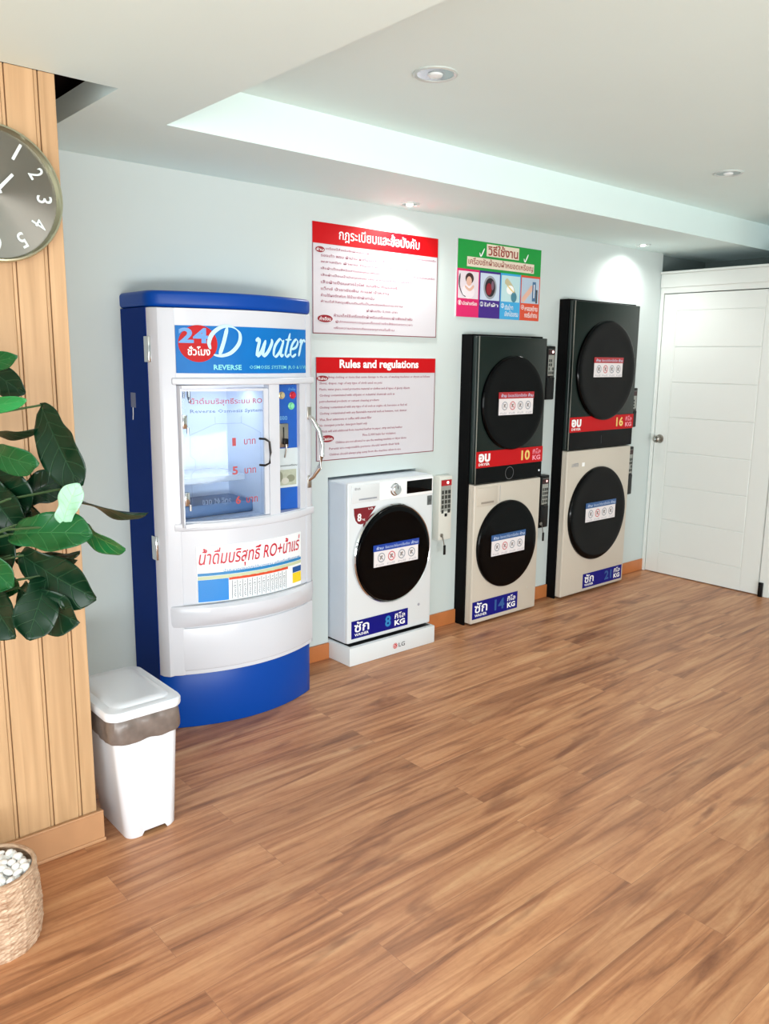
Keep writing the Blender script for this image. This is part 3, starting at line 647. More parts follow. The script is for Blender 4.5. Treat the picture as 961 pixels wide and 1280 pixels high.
f = B(); slab(f, -1.005, XB-.02, 1.462, 1.490, .016, .03, bev=.006); f.build('upper_ledge', WMW, wm)
f = B(); slab(f, -1.012, XB-.014, .866, .902, .010, .03, bev=.008); f.build('lower_ledge', WMW, wm)
# receiving tray: crescent that stands proud below the price label
f = B(); n = 28; vs = []; prof = [(.548, 0.0), (.552, .035), (.540, .050), (.512, .052), (.478, .036), (.456, .006)]
for i in range(n+1):
    t = i/n; x = (XA+.012)+(XB-XA-.018)*t; k = math.sin(PI*t)**.6
    yy = ya(x) if x > -1.03 else ya(-1.03)+(-1.03-x)*.9
    if x > -.33: yy = ya(-.33)+(x+.33)*1.3
    for z, e in prof: vs.append((x, yy-e*k-.004, z+.012*k-.006))
m = len(prof); fs = [(i*m+j, i*m+j+1, (i+1)*m+j+1, (i+1)*m+j) for i in range(n) for j in range(m-1)]
f.add(vs, fs); f.build('tray_lip', WMW, wm)
f = B(); slab(f, -1.03, -.33, .262, .452, .006, .02, bev=.006); f.build('lower_panel', WMW, wm)

# header sign
Wc = lambda b, e: b.warp(lambda x, y, z: (x, ya(x)-e+y, z))
f = B(); slab(f, -.985, -.368, 1.508, 1.694, .003, .01, n=30); hs = f.build('header_sign', SKYB, wm, smooth=False)
def arcdisc(b, cx, cz, r, y, xmin=None):
    n = 12; K = 40; pts = []
    for i in range(K):
        a = 2*PI*i/K; pts.append((max(xmin, cx+r*math.cos(a)) if xmin else cx+r*math.cos(a), y, cz+r*math.sin(a)))
    return b.add([(cx, y, cz)]+pts, [(0, 1+i, 1+(i+1) % K) for i in range(K)])
b = B(); arcdisc(b, -.905, 1.624, .072, 0, -.984); Wc(b, .0045).build('hours_badge', RED, hs, smooth=False)
b = B(); b.text('24', -.975, 1.626, -.868, 1.685, 0, bold=.035); Wc(b, .0055).build('hours_number', mat('print_pale_blue', (90, 150, 215), .4), hs, smooth=False)
b = B(); b.text('ชั่วโมง', -.945, 1.578, -.862, 1.614, 0, bold=.02); Wc(b, .0055).build('hours_lettering', WH, hs, smooth=False)
def L(pts, x, z, s, sh=.22): return [(x+p[0]*s+p[1]*s*sh, z+p[1]*s) for p in pts]
b = B(); z = 1.578; s = .115
b.stroke(L([(.30, .98), (.28, .5), (.22, .02)], -.852, z, s), 0, .016)
b.stroke(L([(-.12, .22), (-.22, .45), (-.16, .75), (.10, .98), (.45, 1.0), (.78, .80), (.84, .45), (.62, .12), (.30, 0), (.02, .03)], -.852, z, s), 0, .016)
s = .073; x = -.672
b.stroke(L([(-.12, .82), (.02, .98), (.10, .85), (.08, .4), (.12, .02), (.34, .25), (.52, .9)], x, z, s), 0, .015)
b.stroke(L([(.50, .9), (.46, .35), (.54, .02), (.80, .25), (.98, .75), (.90, .98)], x, z, s), 0, .015)
x = -.585
b.stroke(L([(.62, .80), (.35, .98), (.06, .6), (.05, .12), (.25, .0), (.52, .35), (.66, .9)], x, z, s), 0, .013)
b.stroke(L([(.66, .95), (.58, .35), (.62, .02), (.82, .12)], x, z, s), 0, .013)
x = -.526
b.stroke(L([(.30, 1.35), (.20, .6), (.16, .12), (.30, .0), (.52, .14)], x, z, s), 0, .013); b.stroke(L([(-.02, .96), (.50, .98)], x, z, s), 0, .008, 1)
x = -.487
b.stroke(L([(.08, .42), (.45, .55), (.56, .85), (.35, .99), (.08, .7), (.02, .25), (.22, 0), (.55, .16)], x, z, s), 0, .013)
x = -.435
b.stroke(L([(.02, .82), (.18, .98), (.16, .5), (.10, .02)], x, z, s), 0, .014); b.stroke(L([(.14, .5), (.32, .92), (.50, .98), (.52, .84)], x, z, s), 0, .011)
Wc(b, .006).build('name_lettering', mat('print_ice', (190, 232, 250), .35), hs, smooth=False)
b = B(); b.text('REVERSE', -.850, 1.522, -.735, 1.543, 0, bold=.025, res=1); b.text('OSMOSIS SYSTEM (R.O & U.V)', -.700, 1.522, -.375, 1.541, 0, bold=.006, res=1)
Wc(b, .0055).build('system_lettering', mat('print_aqua', (130, 220, 225), .4), hs, smooth=False)

# dispenser niche
n_ = B(); NG = mat('niche_grey', (228, 232, 242), .35, noise=.04)
n_.box(-.984, -.599, -.030, -.022, .885, 1.458); n_.box(-.986, -.980, -.33, -.03, .885, 1.458); n_.box(-.603, -.597, -.34, -.03, .885, 1.458)
n_.box(-.984, -.599, -.34, -.03, .884, .900); n_.box(-.984, -.599, -.34, -.03, 1.448, 1.460)
nc = n_.build('bottle_niche', NG, wm, smooth=False)
b = B(); b.box(-.965, -.660, -.27, -.035, 1.050, 1.078, .006); b.build('bottle_shelf', WMW, nc)
b = B(); b.box(-.975, -.602, -.24, -.031, .90, .955, .01); b.build('niche_step', mat('step_blue', (96, 124, 160), .4), nc)
b = B(); b.tube([(-.86, -.16, 1.45), (-.86, -.16, 1.405), (-.862, -.175, 1.385)], .008); b.tube([(-.875, -.15, 1.45), (-.878, -.15, 1.40)], .005); b.build('filling_spout', STEEL, nc)
b = B(); b.box(-.972, -.945, -.20, -.17, 1.30, 1.447, .004); b.build('uv_lamp_box', mat('lamp_box', (90, 84, 88), .4), nc)
nl = bpy.data.lights.new('niche_lamp', 'AREA'); nl.shape = 'RECTANGLE'; nl.size = .3; nl.size_y = .05; nl.energy = .55; nl.color = (.86, .93, 1)
no = bpy.data.objects.new('niche_lamp', nl); COL.objects.link(no); no.location = (-.79, -.22, 1.445)
# glass door on hinges
g = B(); slab(g, -.975, -.604, .908, 1.444, -.012, .005, n=24); gd = g.build('glass_door', glassmat('door_glass', (240, 246, 252), .004), wm)
b = B(); slab(b, -.626, -.604, .908, 1.444, -.006, .012); slab(b, -.966, -.606, 1.436, 1.446, -.008, .008); b.build('door_frame', WMW, gd)
for hz in (1.315, 1.000):
    b = B(); b.box(-.974, -.952, ya(-.96)-.008, ya(-.96)+.02, hz-.028, hz+.028, .003); b.lathe([(.006, -.012), (.006, .012)], (-.952, ya(-.955)-.006, hz-.035), 'z', 12); b.build('glass_hinge', CHROME, gd)
b = B(); yq = ya(-.63)-.0; b.tube([(-.652, yq+.005, 1.237), (-.640, yq-.02, 1.237), (-.626, yq-.032, 1.225), (-.622, yq-.034, 1.18), (-.626, yq-.032, 1.135), (-.640, yq-.02, 1.125), (-.652, yq+.005, 1.125)], .005)
b.build('glass_pull', mat('pull_dark', (60, 58, 58), .3, .8), gd)
e = -.0105
b = B(); b.text('น้ำดื่มบริสุทธิ์ระบบ RO', -.936, 1.378, -.632, 1.410, 0, bold=.008, res=2)
b.text('1', -.774, 1.211, -.758, 1.245, 0, bold=.005); b.text('บาท', -.722, 1.215, -.668, 1.238, 0, bold=.008)
b.text('5', -.776, 1.091, -.752, 1.126, 0, bold=.03); b.text('บาท', -.722, 1.093, -.668, 1.116, 0, bold=.008)
b.text('6', -.764, .966, -.742, 1.000, 0, bold=.03); b.text('บาท', -.716, .968, -.662, .992, 0, bold=.008)
Wc(b, e).build('glass_lettering', mat('print_glass_red', (176, 66, 74), .4), gd, smooth=False)
b = B(); b.text('Reverse Osmosis System', -.936, 1.345, -.632, 1.364, 0, bold=.012, res=1); b.text('ขวด 20 ลิตร', -.90, .972, -.785, .998, 0, res=1)
def pl_(b, P, w):
    for p, q in zip(P, P[1:]): b.stroke([p, q], 0, w, 1, sub=1)
pl_(b, [(-.842, 1.335), (-.842, 1.305), (-.90, 1.278), (-.938, 1.262), (-.940, 1.175), (-.922, 1.160), (-.922, 1.12), (-.938, 1.10), (-.938, .92)], .0024)
pl_(b, [(-.732, 1.335), (-.732, 1.305), (-.68, 1.282), (-.642, 1.262), (-.642, .92)], .0024); pl_(b, [(-.842, 1.305), (-.732, 1.305)], .0024)
Wc(b, e).build('bottle_outline', mat('print_glass_blue', (96, 120, 160), .4), gd, smooth=False)

# control panel (blue, right of the niche)
cp = B().box(-.552, -.413, -.315, -.305, .895, 1.458).build('control_panel', mat('panel_blue', (14, 84, 176), .35, noise=.12, scale=20), wm, smooth=False)
B().box(-.555, -.549, -.36, -.305, .9, 1.455).build('panel_side', BLUE, cp, smooth=False); Y = -.315
for bx, bz, m_, nm in ((-.498, 1.412, mat('button_gold', (214, 196, 150), .25, .5), 'round_lamp'), (-.440, 1.412, mat('button_red', (190, 30, 50), .25), 'red_button'), (-.448, 1.365, mat('button_green', (120, 210, 160), .25), 'green_button')):
    B().lathe([(.016, 0), (.016, -.004), (.012, -.006), (.011, -.012), (.0001, -.013)], (bx, Y, bz), 'y', 24).build(nm, m_, cp)
B().box(-.549, -.523, Y-.002, Y, 1.350, 1.382).build('red_label', RED, cp, smooth=False)
b = B(); b.text('หยอด', -.520, 1.305, -.470, 1.322, Y-.001, bold=.01, res=1); b.text('น้ำเย็น', -.462, 1.433, -.425, 1.445, Y-.001, res=1); b.build('panel_lettering', mat('print_pale_cyan', (120, 180, 220), .4), cp, smooth=False)
cs = B().box(-.525, -.470, Y-.012, Y, 1.185, 1.290, .003).build('coin_acceptor', STEEL, cp)
b = B(); b.box(-.499, -.494, Y-.014, Y-.011, 1.22, 1.275); b.build('coin_slot', BLACKP, cs); b = B(); b.box(-.505, -.482, Y-.03, Y-.010, 1.200, 1.225, .003); b.build('coin_lever', BLACKP, cs)
b = B(); b.tube([(-.488, Y-.015, 1.225), (-.487, Y-.02, 1.18), (-.489, Y-.008, 1.14)], .003, 8); b.build('key', STEEL, cs)
nt_ = B().box(-.548, -.416, Y-.003, Y, 1.005, 1.180).build('notice_sheet', mat('notice_pale', (198, 208, 212), .4, noise=.05), cp, smooth=False)
b = B(); b.text('กรุณาหยอดเหรียญ', -.545, 1.097, -.420, 1.108, Y-.004, bold=.01, res=1); b.build('notice_lettering', DGREY, nt_, smooth=False)
b = B(); b.quad(-.540, 1.015, -.425, 1.085, Y-.0035); b.m = 1; b.disc(-.515, 1.055, .018, Y-.004, rz=.024); b.disc(-.455, 1.045, .022, Y-.004, rz=.016); b.m = 2; b.disc(-.485, 1.035, .02, Y-.0042, rz=.014); b.build('notice_picture', [mat('pic_sage', (170, 176, 158), .5, noise=.2, scale=60), mat('pic_olive', (128, 132, 112), .5), mat('pic_stone', (190, 190, 180), .5)], nt_, smooth=False)

# price label on the lower front
f = B(); slab(f, -.935, -.418, .556, .800, .0025, .008, n=26); pb = f.build('price_label', mat('label_white', (236, 240, 244), .35, noise=0), wm, smooth=False)
b = B(); b.text('น้ำดื่มบริสุทธิ์ RO+น้ำแร่', -.928, .700, -.428, .790, 0, bold=.006, shear=.25); Wc(b, .0045).build('label_heading', mat('print_crimson', (196, 18, 50), .4), pb, smooth=False)
def gq(b, xa, za, xb, zb2, n=10):
    for i in range(n): b.quad(xa+(xb-xa)*i/n, za, xa+(xb-xa)*(i+1)/n, zb2, 0)
b = B(); gq(b, -.933, .560, -.810, .655, 6); b.m = 1; gq(b, -.933, .672, -.420, .684, 12); b.m = 2; gq(b, -.933, .656, -.420, .670, 12); b.m = 3; gq(b, -.808, .646, -.508, .657, 8); b.m = 4; gq(b, -.478, .620, -.420, .646, 3); b.m = 5; gq(b, -.478, .572, -.420, .618, 3)
Wc(b, .0038).build('label_blocks', [mat('block_blue', (20, 130, 210), .35), CYAN, mat('block_sand', (196, 204, 170), .4), ORG, mat('block_navy', (20, 80, 150), .4), YEL], pb, smooth=False)
b = B(); b.text('น้ำสะอาดปลอดภัยได้มาตรฐาน เครื่องดื่มเพื่อสุขภาพ', -.83, .680, -.43, .697, 0, res=1); Wc(b, .0044).build('label_subtitle', CYAN, pb, smooth=False)
b = B()
for k in range(13): xk = -.796+k*.0228; b.quad(xk, .562, xk+.0022, .643, 0)
for k in range(12): xk = -.788+k*.0228; b.text('ถังน้ำ', xk-.028, .597, xk+.036, .606, 0, rot=PI/2, res=1)
Wc(b, .0045).build('price_columns', mat('print_slate', (90, 96, 112), .4), pb, smooth=False)
# handle, hinges, sticker, keys
b = B(); hx = -.352
b.tube([(hx, ya(hx)-.004, 1.315), (hx+.012, ya(hx)-.022, 1.300), (hx+.030, ya(hx)-.045, 1.25), (hx+.036, ya(hx)-.054, 1.19), (hx+.036, ya(hx)-.054, 1.14), (hx+.028, ya(hx)-.045, 1.085), (hx+.010, ya(hx)-.022, 1.045), (hx, ya(hx)-.004, 1.03)], .0115, 12)
dh = b.build('door_handle', CHROME, wm)
for hz in (1.330, 1.020): B().box(hx-.012, hx+.010, ya(hx)-.012, ya(hx)+.002, hz-.028, hz+.028, .003).build('handle_mount', STEEL, dh)
for hz in (1.60, .80): B().box(XA-.006, XA+.006, -.262, -.222, hz-.05, hz+.05, .002).build('shell_hinge', CHROME, wm)
b = B(); b.quad(0, 0, 0, 0, 0) if False else None
b = B(); b.box(XA-.0012, XA, -.115, -.070, 1.365, 1.425); sk = b.build('side_sticker', mat('sticker_grey', (112, 118, 150), .5), wm, smooth=False)
b = B(); b.tube([(XA-.002, -.09, 1.365), (XA-.003, -.092, 1.34), (XA-.002, -.085, 1.315)], .0016, 6); b.build('sticker_string', WH, sk)
b = B(); b.lathe([(0, 0), (.008, 0), (.008, .012)], (XB-.004, -.225, 1.03), 'x', 14); b.tube([(XB+.010, -.225, 1.03), (XB+.016, -.225, 1.0), (XB+.014, -.225, .965)], .0035, 8); b.box(XB+.010, XB+.017, -.232, -.218, .93, .97, .003); b.build('lock_and_key', BLACKP, wm)

# ------------------------------------------------------------------ swing-lid bin
bn = thing('waste_bin', 'white plastic waste bin with flat lid and dark liner beside the water machine', 'bin', (-1.447, -.80, 0))
def rrect(x0, x1, y0, y1, r, n=6):
    p = []
    for cx, cy, a0 in ((x1-r, y1-r, 0), (x0+r, y1-r, 90), (x0+r, y0+r, 180), (x1-r, y0+r, 270)):
        for i in range(n+1): a = math.radians(a0+90*i/n); p.append((cx+r*math.cos(a), cy+r*math.sin(a)))
    return p
def loft(b, rings, cap0=True, cap1=True):
    m = len(rings[0][0]); vs = [(x, y, z if not callable(z) else z(x, y)) for pts, z in rings for x, y in pts]
    fs = [(k*m+i, k*m+(i+1) % m, (k+1)*m+(i+1) % m, (k+1)*m+i) for k in range(len(rings)-1) for i in range(m)]
    if cap0: fs.append(tuple(range(m)))
    if cap1: fs.append(tuple((len(rings)-1)*m+i for i in range(m)))
    return b.add(vs, fs)
def brect(t, ins=0, r=.03):   # bin footprint at height fraction t
    return rrect(-1.535-.035*t+ins, -1.358+.018*t-ins, -.935-.012*t+ins, -.70+.09*t-ins, r)
b = B()
base_z = lambda x, y: .014 if abs(x+1.44) < .045 and y < -.9 else 0.0
def dens(P):
    Q = []
    for i in range(len(P)):
        p, q = P[i], P[(i+1) % len(P)]; k = 12 if math.dist(p, q) > .03 else 1
        for j in range(k): Q.append((p[0]+(q[0]-p[0])*j/k, p[1]+(q[1]-p[1])*j/k))
    return Q
notch = lambda h: (lambda x, y: h+(.014 if abs(x+1.437) < .040 and y < -.9 else 0))
loft(b, [(dens(brect(0, .004)), notch(0)), (dens(brect(.02)), notch(.008)), (dens(brect(.86)), .372), (dens(brect(.87, -.003)), .376), (dens(brect(.9, -.003)), .39), (dens(brect(.9, .004)), .39), (dens(brect(.86, .006)), .37)], False, False)
b.build('bin_body', PLAST, bn)
b = B(); K = brect(.9, .0); random.seed(3)
def crump(t, ins, z, amp, low=0):
    pts = brect(t, ins); out = []
    for i, (x, y) in enumerate(pts):
        a = 1+amp*random.uniform(-1, 1); cx, cy = -1.455, -.79; out.append((cx+(x-cx)*a, cy+(y-cy)*a))
    return (out, z)
def bigrect(t, ins):
    P = brect(t, ins, .035); Q = []
    for i in range(len(P)):
        p, q = P[i], P[(i+1) % len(P)]; k = max(1, int(math.dist(p, q)/.012))
        for j in range(k): Q.append((p[0]+(q[0]-p[0])*j/k, p[1]+(q[1]-p[1])*j/k))
    return Q
rg = []; Q0 = bigrect(.9, -.006); cx, cy = -1.455, -.79
for z, amp, o_ in ((.350, .018, 1.015), (.362, .015, 1.035), (.378, .02, 1.03), (.395, .02, 1.035), (.412, .018, 1.02), (.428, .01, 1.0), (.436, .005, .97)):
    rg.append(([(cx+(x-cx)*o_*(1+amp*math.sin(i*1.7+z*90)*random.uniform(.2, 1)), cy+(y-cy)*o_*(1+amp*math.sin(i*1.3+z*60)*random.uniform(.2, 1))) for i, (x, y) in enumerate(Q0)],
               (lambda zz: (lambda x, y: zz+(.003*math.sin(x*60+y*45) if zz < .36 else .003*math.sin(x*150-y*90))))(z)))
loft(b, rg, False, False); b.build('bin_liner', mat('liner_smoke', (112, 100, 94), .3, noise=.45, scale=28), bn)
b = B(); LP = lambda ins, r=.045: rrect(-1.585+ins, -1.322-ins, -.955+ins, -.575-ins, r-ins*.3, 8)
loft(b, [(LP(.012), .430), (LP(.002), .431), (LP(0), .437), (LP(0), .452), (LP(.004), .459), (LP(.014), .462), (LP(.030), .462), (LP(.034), .465), (LP(.044), .470), (LP(.06), .471)])
b.build('bin_lid', PLAST, bn)
b = B(); b.box(-1.56, -1.35, -.60, -.572, .40, .445, .006); b.build('lid_hinge', PLAST, bn)

# ------------------------------------------------------------------ basket with pebbles and the fiddle-leaf plant
BX, BY, BH = -2.0, -1.15, .222
bk = thing('wicker_basket', 'round woven wicker basket planter by the wooden wall', 'basket', (BX, BY, 0))
prof = [(.102, 0), (.110, .01), (.1165, .05), (.118, .10), (.116, .15), (.111, .20), (.108, .218)]
b = B(); nn = 320; rows = 132; vs = []; fs = []
def prad(z):
    for (r0, z0), (r1, z1) in zip(prof, prof[1:]):
        if z0 <= z <= z1: return r0+(r1-r0)*(z-z0)/(z1-z0)
    return prof[-1][0]
for k in range(rows+1):
    z = .218*k/rows
    for i in range(nn):
        a = 2*PI*i/nn; band_ = math.floor(k/4.0); wv = .0015*math.sin(a*32+PI*band_)*abs(math.sin(PI*k/4.0)); rib = .0016*max(0, math.cos(a*16))**10
        hor = .0018*max(0, math.cos(2*PI*z/.055))**10
        r = prad(z)+wv+rib+hor; vs.append((BX+r*math.cos(a), BY+r*math.sin(a), z))
for k in range(rows):
    for i in range(nn): j = (i+1) % nn; fs.append((k*nn+i, k*nn+j, (k+1)*nn+j, (k+1)*nn+i))
fs.append(tuple(range(nn))); b.add(vs, fs)
def wicker():
    m = bpy.data.materials.new('wicker'); m.use_nodes = True; nt = m.node_tree; N = nt.nodes; bs = N['Principled BSDF']
    tc = N.new('ShaderNodeTexCoord'); mp = N.new('ShaderNodeMapping'); mp.inputs['Scale'].default_value = (30, 30, 190); nt.links.new(tc.outputs['Object'], mp.inputs[0])
    nz = N.new('ShaderNodeTexNoise'); nz.inputs['Scale'].default_value = 1; nz.inputs['Detail'].default_value = 3; nt.links.new(mp.outputs[0], nz.inputs['Vector'])
    r = N.new('ShaderNodeValToRGB'); r.color_ramp.elements[0].position = .3; r.color_ramp.elements[0].color = lin((146, 110, 84)); r.color_ramp.elements[1].position = .68; r.color_ramp.elements[1].color = lin((206, 178, 152))
    nt.links.new(nz.outputs['Fac'], r.inputs[0]); nt.links.new(r.outputs[0], bs.inputs['Base Color']); bs.inputs['Roughness'].default_value = .7
    return m
WK = wicker(); b.build('basket_body', WK, bk)
b = B(); ring = []; K = 64
for i in range(K+1): a = 2*PI*i/K; ring.append((BX+.1055*math.cos(a), BY+.1055*math.sin(a), .218+.002*math.sin(a*32)))
b.tube(ring, .0065, 8); b.build('basket_rim', WK, bk)
b = B(); b.lathe([(0, .186), (.104, .186), (.104, .180), (0, .180)], (BX, BY, .006), 'z', 30); b.build('filler_board', mat('filler', (150, 140, 128), .8), bk)
PEB = mat('pebble_white', (244, 245, 246), .5, noise=.08, scale=30)
pms = []
for q in range(4):
    bm = bmesh.new(); bmesh.ops.create_icosphere(bm, subdivisions=2, radius=1); random.seed(q+20)
    sx, sy, sz = .0125*random.uniform(.9, 1.3), .0105*random.uniform(.8, 1.2), .008*random.uniform(.8, 1.1)
    ph = [random.uniform(0, 6) for _ in range(3)]
    for v in bm.verts:
        k = 1+.10*math.sin(v.co.x*2.2+ph[0])+.08*math.sin(v.co.y*2.8+ph[1]); v.co = (v.co.x*sx*k, v.co.y*sy*k, v.co.z*sz*k)
    me = bpy.data.meshes.new('pebble'); bm.to_mesh(me); bm.free(); me.materials.append(PEB)
    for p in me.polygons: p.use_smooth = True
    pms.append(me)
random.seed(11); spots = []
for layer in range(3):
    tries = 0
    while tries < 500:
        tries += 1; a = random.uniform(0, 2*PI); rr = .088*math.sqrt(random.random()); x, y = rr*math.cos(a), rr*math.sin(a)
        if all(math.dist((x, y), (s2[0], s2[1])) > .0215 for s2 in spots if s2[3] == layer) and math.dist((x, y), (-.012, -.012)) > .034: spots.append((x, y, .2005+.0085*layer, layer))
src = None
for i, (x, y, z, _) in enumerate(spots):
    if src is None:
        p = bpy.data.objects.new('pebble', pms[0]); src = p; tag(p, 'small smooth white pebble heaped inside the wicker basket', 'pebble', 'white pebbles in the basket')
    else: p = src.copy(); p.data = pms[i % 4]
    COL.objects.link(p); p.location = (BX+x, BY+y, z); p.rotation_euler = (random.uniform(-.3, .3), random.uniform(-.3, .3), random.uniform(0, 6))

pt = thing('artificial_fig_plant', 'fiddle-leaf fig plant with large glossy green leaves rising from the basket', 'plant', (BX-.012, BY-.012, .18))
def leafmat(name, c, c2, rough=.3):
    m = bpy.data.materials.new(name); m.use_nodes = True; nt = m.node_tree; N = nt.nodes; b = N['Principled BSDF']
    tc = N.new('ShaderNodeUVMap'); sp = N.new('ShaderNodeSeparateXYZ'); nt.links.new(tc.outputs[0], sp.inputs[0])
    # u across (-1..1 stored as 0..1), v along: veins run from the midrib outwards
    a = N.new('ShaderNodeMath'); a.operation = 'SUBTRACT'; a.inputs[1].default_value = .5; nt.links.new(sp.outputs[0], a.inputs[0])
    ab = N.new('ShaderNodeMath'); ab.operation = 'ABSOLUTE'; nt.links.new(a.outputs[0], ab.inputs[0])
    v = N.new('ShaderNodeMath'); v.operation = 'MULTIPLY_ADD'; v.inputs[1].default_value = -.45; nt.links.new(ab.outputs[0], v.inputs[0]); nt.links.new(sp.outputs[1], v.inputs[2])
    s1 = N.new('ShaderNodeMath'); s1.operation = 'MULTIPLY'; s1.inputs[1].default_value = 38; nt.links.new(v.outputs[0], s1.inputs[0])
    sn = N.new('ShaderNodeMath'); sn.operation = 'SINE'; nt.links.new(s1.outputs[0], sn.inputs[0])
    r1 = N.new('ShaderNodeMapRange'); r1.inputs[1].default_value = .93; r1.inputs[2].default_value = 1; nt.links.new(sn.outputs[0], r1.inputs[0])
    r2 = N.new('ShaderNodeMapRange'); r2.inputs[1].default_value = .022; r2.inputs[2].default_value = .008; nt.links.new(ab.outputs[0], r2.inputs[0])
    mxm = N.new('ShaderNodeMath'); mxm.operation = 'MAXIMUM'; nt.links.new(r1.outputs[0], mxm.inputs[0]); nt.links.new(r2.outputs[0], mxm.inputs[1])
    k = N.new('ShaderNodeMath'); k.operation = 'MULTIPLY'; k.inputs[1].default_value = .2; nt.links.new(mxm.outputs[0], k.inputs[0])
    mx = N.new('ShaderNodeMixRGB'); mx.inputs[1].default_value = lin(c); mx.inputs[2].default_value = lin(c2); nt.links.new(k.outputs[0], mx.inputs[0])
    nt.links.new(mx.outputs[0], b.inputs['Base Color']); b.inputs['Roughness'].default_value = rough; b.inputs['Specular IOR Level'].default_value = .35
    bp = N.new('ShaderNodeBump'); bp.inputs['Strength'].default_value = .5; bp.inputs['Distance'].default_value = .004; bp.invert = True; nt.links.new(mxm.outputs[0], bp.inputs['Height']); nt.links.new(bp.outputs[0], b.inputs['Normal'])
    return m
LM = {'dark': leafmat('leaf_dark', (8, 40, 22), (70, 110, 76)), 'mid': leafmat('leaf_mid', (16, 80, 38), (96, 160, 96)), 'light': leafmat('leaf_light', (40, 130, 66), (120, 190, 120)),
      'midlight': leafmat('leaf_two_tone', (24, 96, 48), (170, 210, 110)), 'pale': leafmat('leaf_pale', (150, 196, 168), (196, 220, 140), .45)}
STEM = mat('stem_green', (52, 76, 40), .5, noise=.2, scale=20); TRUNK = mat('trunk_bark', (92, 74, 54), .8, noise=.3, scale=30)
trunk_pts = [(-2.012, -1.162, .18), (-2.022, -1.168, .45), (-2.03, -1.165, .75), (-2.045, -1.15, 1.0), (-2.04, -1.12, 1.25), (-2.06, -1.10, 1.5), (-2.05, -1.08, 1.66)]
tb = B().tube(trunk_pts, .010, 10, .006).build('trunk', TRUNK, pt)
def tpt(z):
    for a, c in zip(trunk_pts, trunk_pts[1:]):
        if a[2] <= z <= c[2]: t = (z-a[2])/(c[2]-a[2]); return Vector(a).lerp(Vector(c), t)
    return Vector(trunk_pts[-1])
camv = Vector((RW[2][0], RW[2][1], RW[2][2]))
def leaf(base, tip, width, tilt, kind, seed):
    """one violin-shaped leaf; faces the room (towards the shop front) with a tilt about its axis"""
    rnd = random.Random(seed); base, tip = Vector(base), Vector(tip); ax = tip-base; Ln = ax.length; ax.normalize()
    nrm = Vector((-.6, -.75, .28)); nrm = (nrm-ax*nrm.dot(ax)).normalized(); nrm = Matrix.Rotation(math.radians(tilt), 3, ax) @ nrm; sd = ax.cross(nrm).normalized()
    nu, nv = 12, 22; vs = []; uv = []; fs = []
    c1, c2, c3 = rnd.uniform(0, 6), rnd.uniform(0, 6), rnd.uniform(.03, .07)
    for j in range(nv+1):
        t = j/nv
        wd = max(.02, (1-abs(2*t**.92-1)**2.7))**.52*(.66+.42*t-.15*math.exp(-((t-.36)/.13)**2))
        if t > .9: wd *= 1-.25*(t-.9)/.1
        for i in range(nu+1):
            u = -1+2*i/nu; x = u*width*.5*wd
            lift = abs(u)**1.3*width*.16*wd+width*.075*math.sin(9*t+c1+u*1.2)*abs(u)+width*.03*math.sin(17*t+c2)*u*u
            droop = -c3*Ln*4*(t-.5)**2
            vs.append(base+ax*(t*Ln)+sd*x+nrm*(lift+droop+c3*Ln)); uv.append((u*.5+.5, t))
    for j in range(nv):
        for i in range(nu): a = j*(nu+1)+i; fs.append((a, a+1, a+nu+2, a+nu+1))
    off = parent_loc(pt); me = bpy.data.meshes.new('leaf'); me.from_pydata([tuple(v-off) for v in vs], [], fs); me.materials.append(LM[kind])
    ul = me.uv_layers.new(name='UVMap')
    for lp in me.loops: ul.data[lp.index].uv = uv[lp.vertex_index]
    for p in me.polygons: p.use_smooth = True
    o = bpy.data.objects.new('leaf', me); COL.objects.link(o); o.parent = pt
    md = o.modifiers.new('thick', 'SOLIDIFY'); md.thickness = .0012; md.offset = 0
    # petiole to the trunk
    z0 = max(.3, base.z-.07); a = tpt(z0); mid = a.lerp(base, .55)+Vector((0, 0, .015)); s0 = B().tube([a, mid, base-ax*.004+nrm*0, base+ax*.02], .0032, 6); s0.build('petiole', STEM, o)
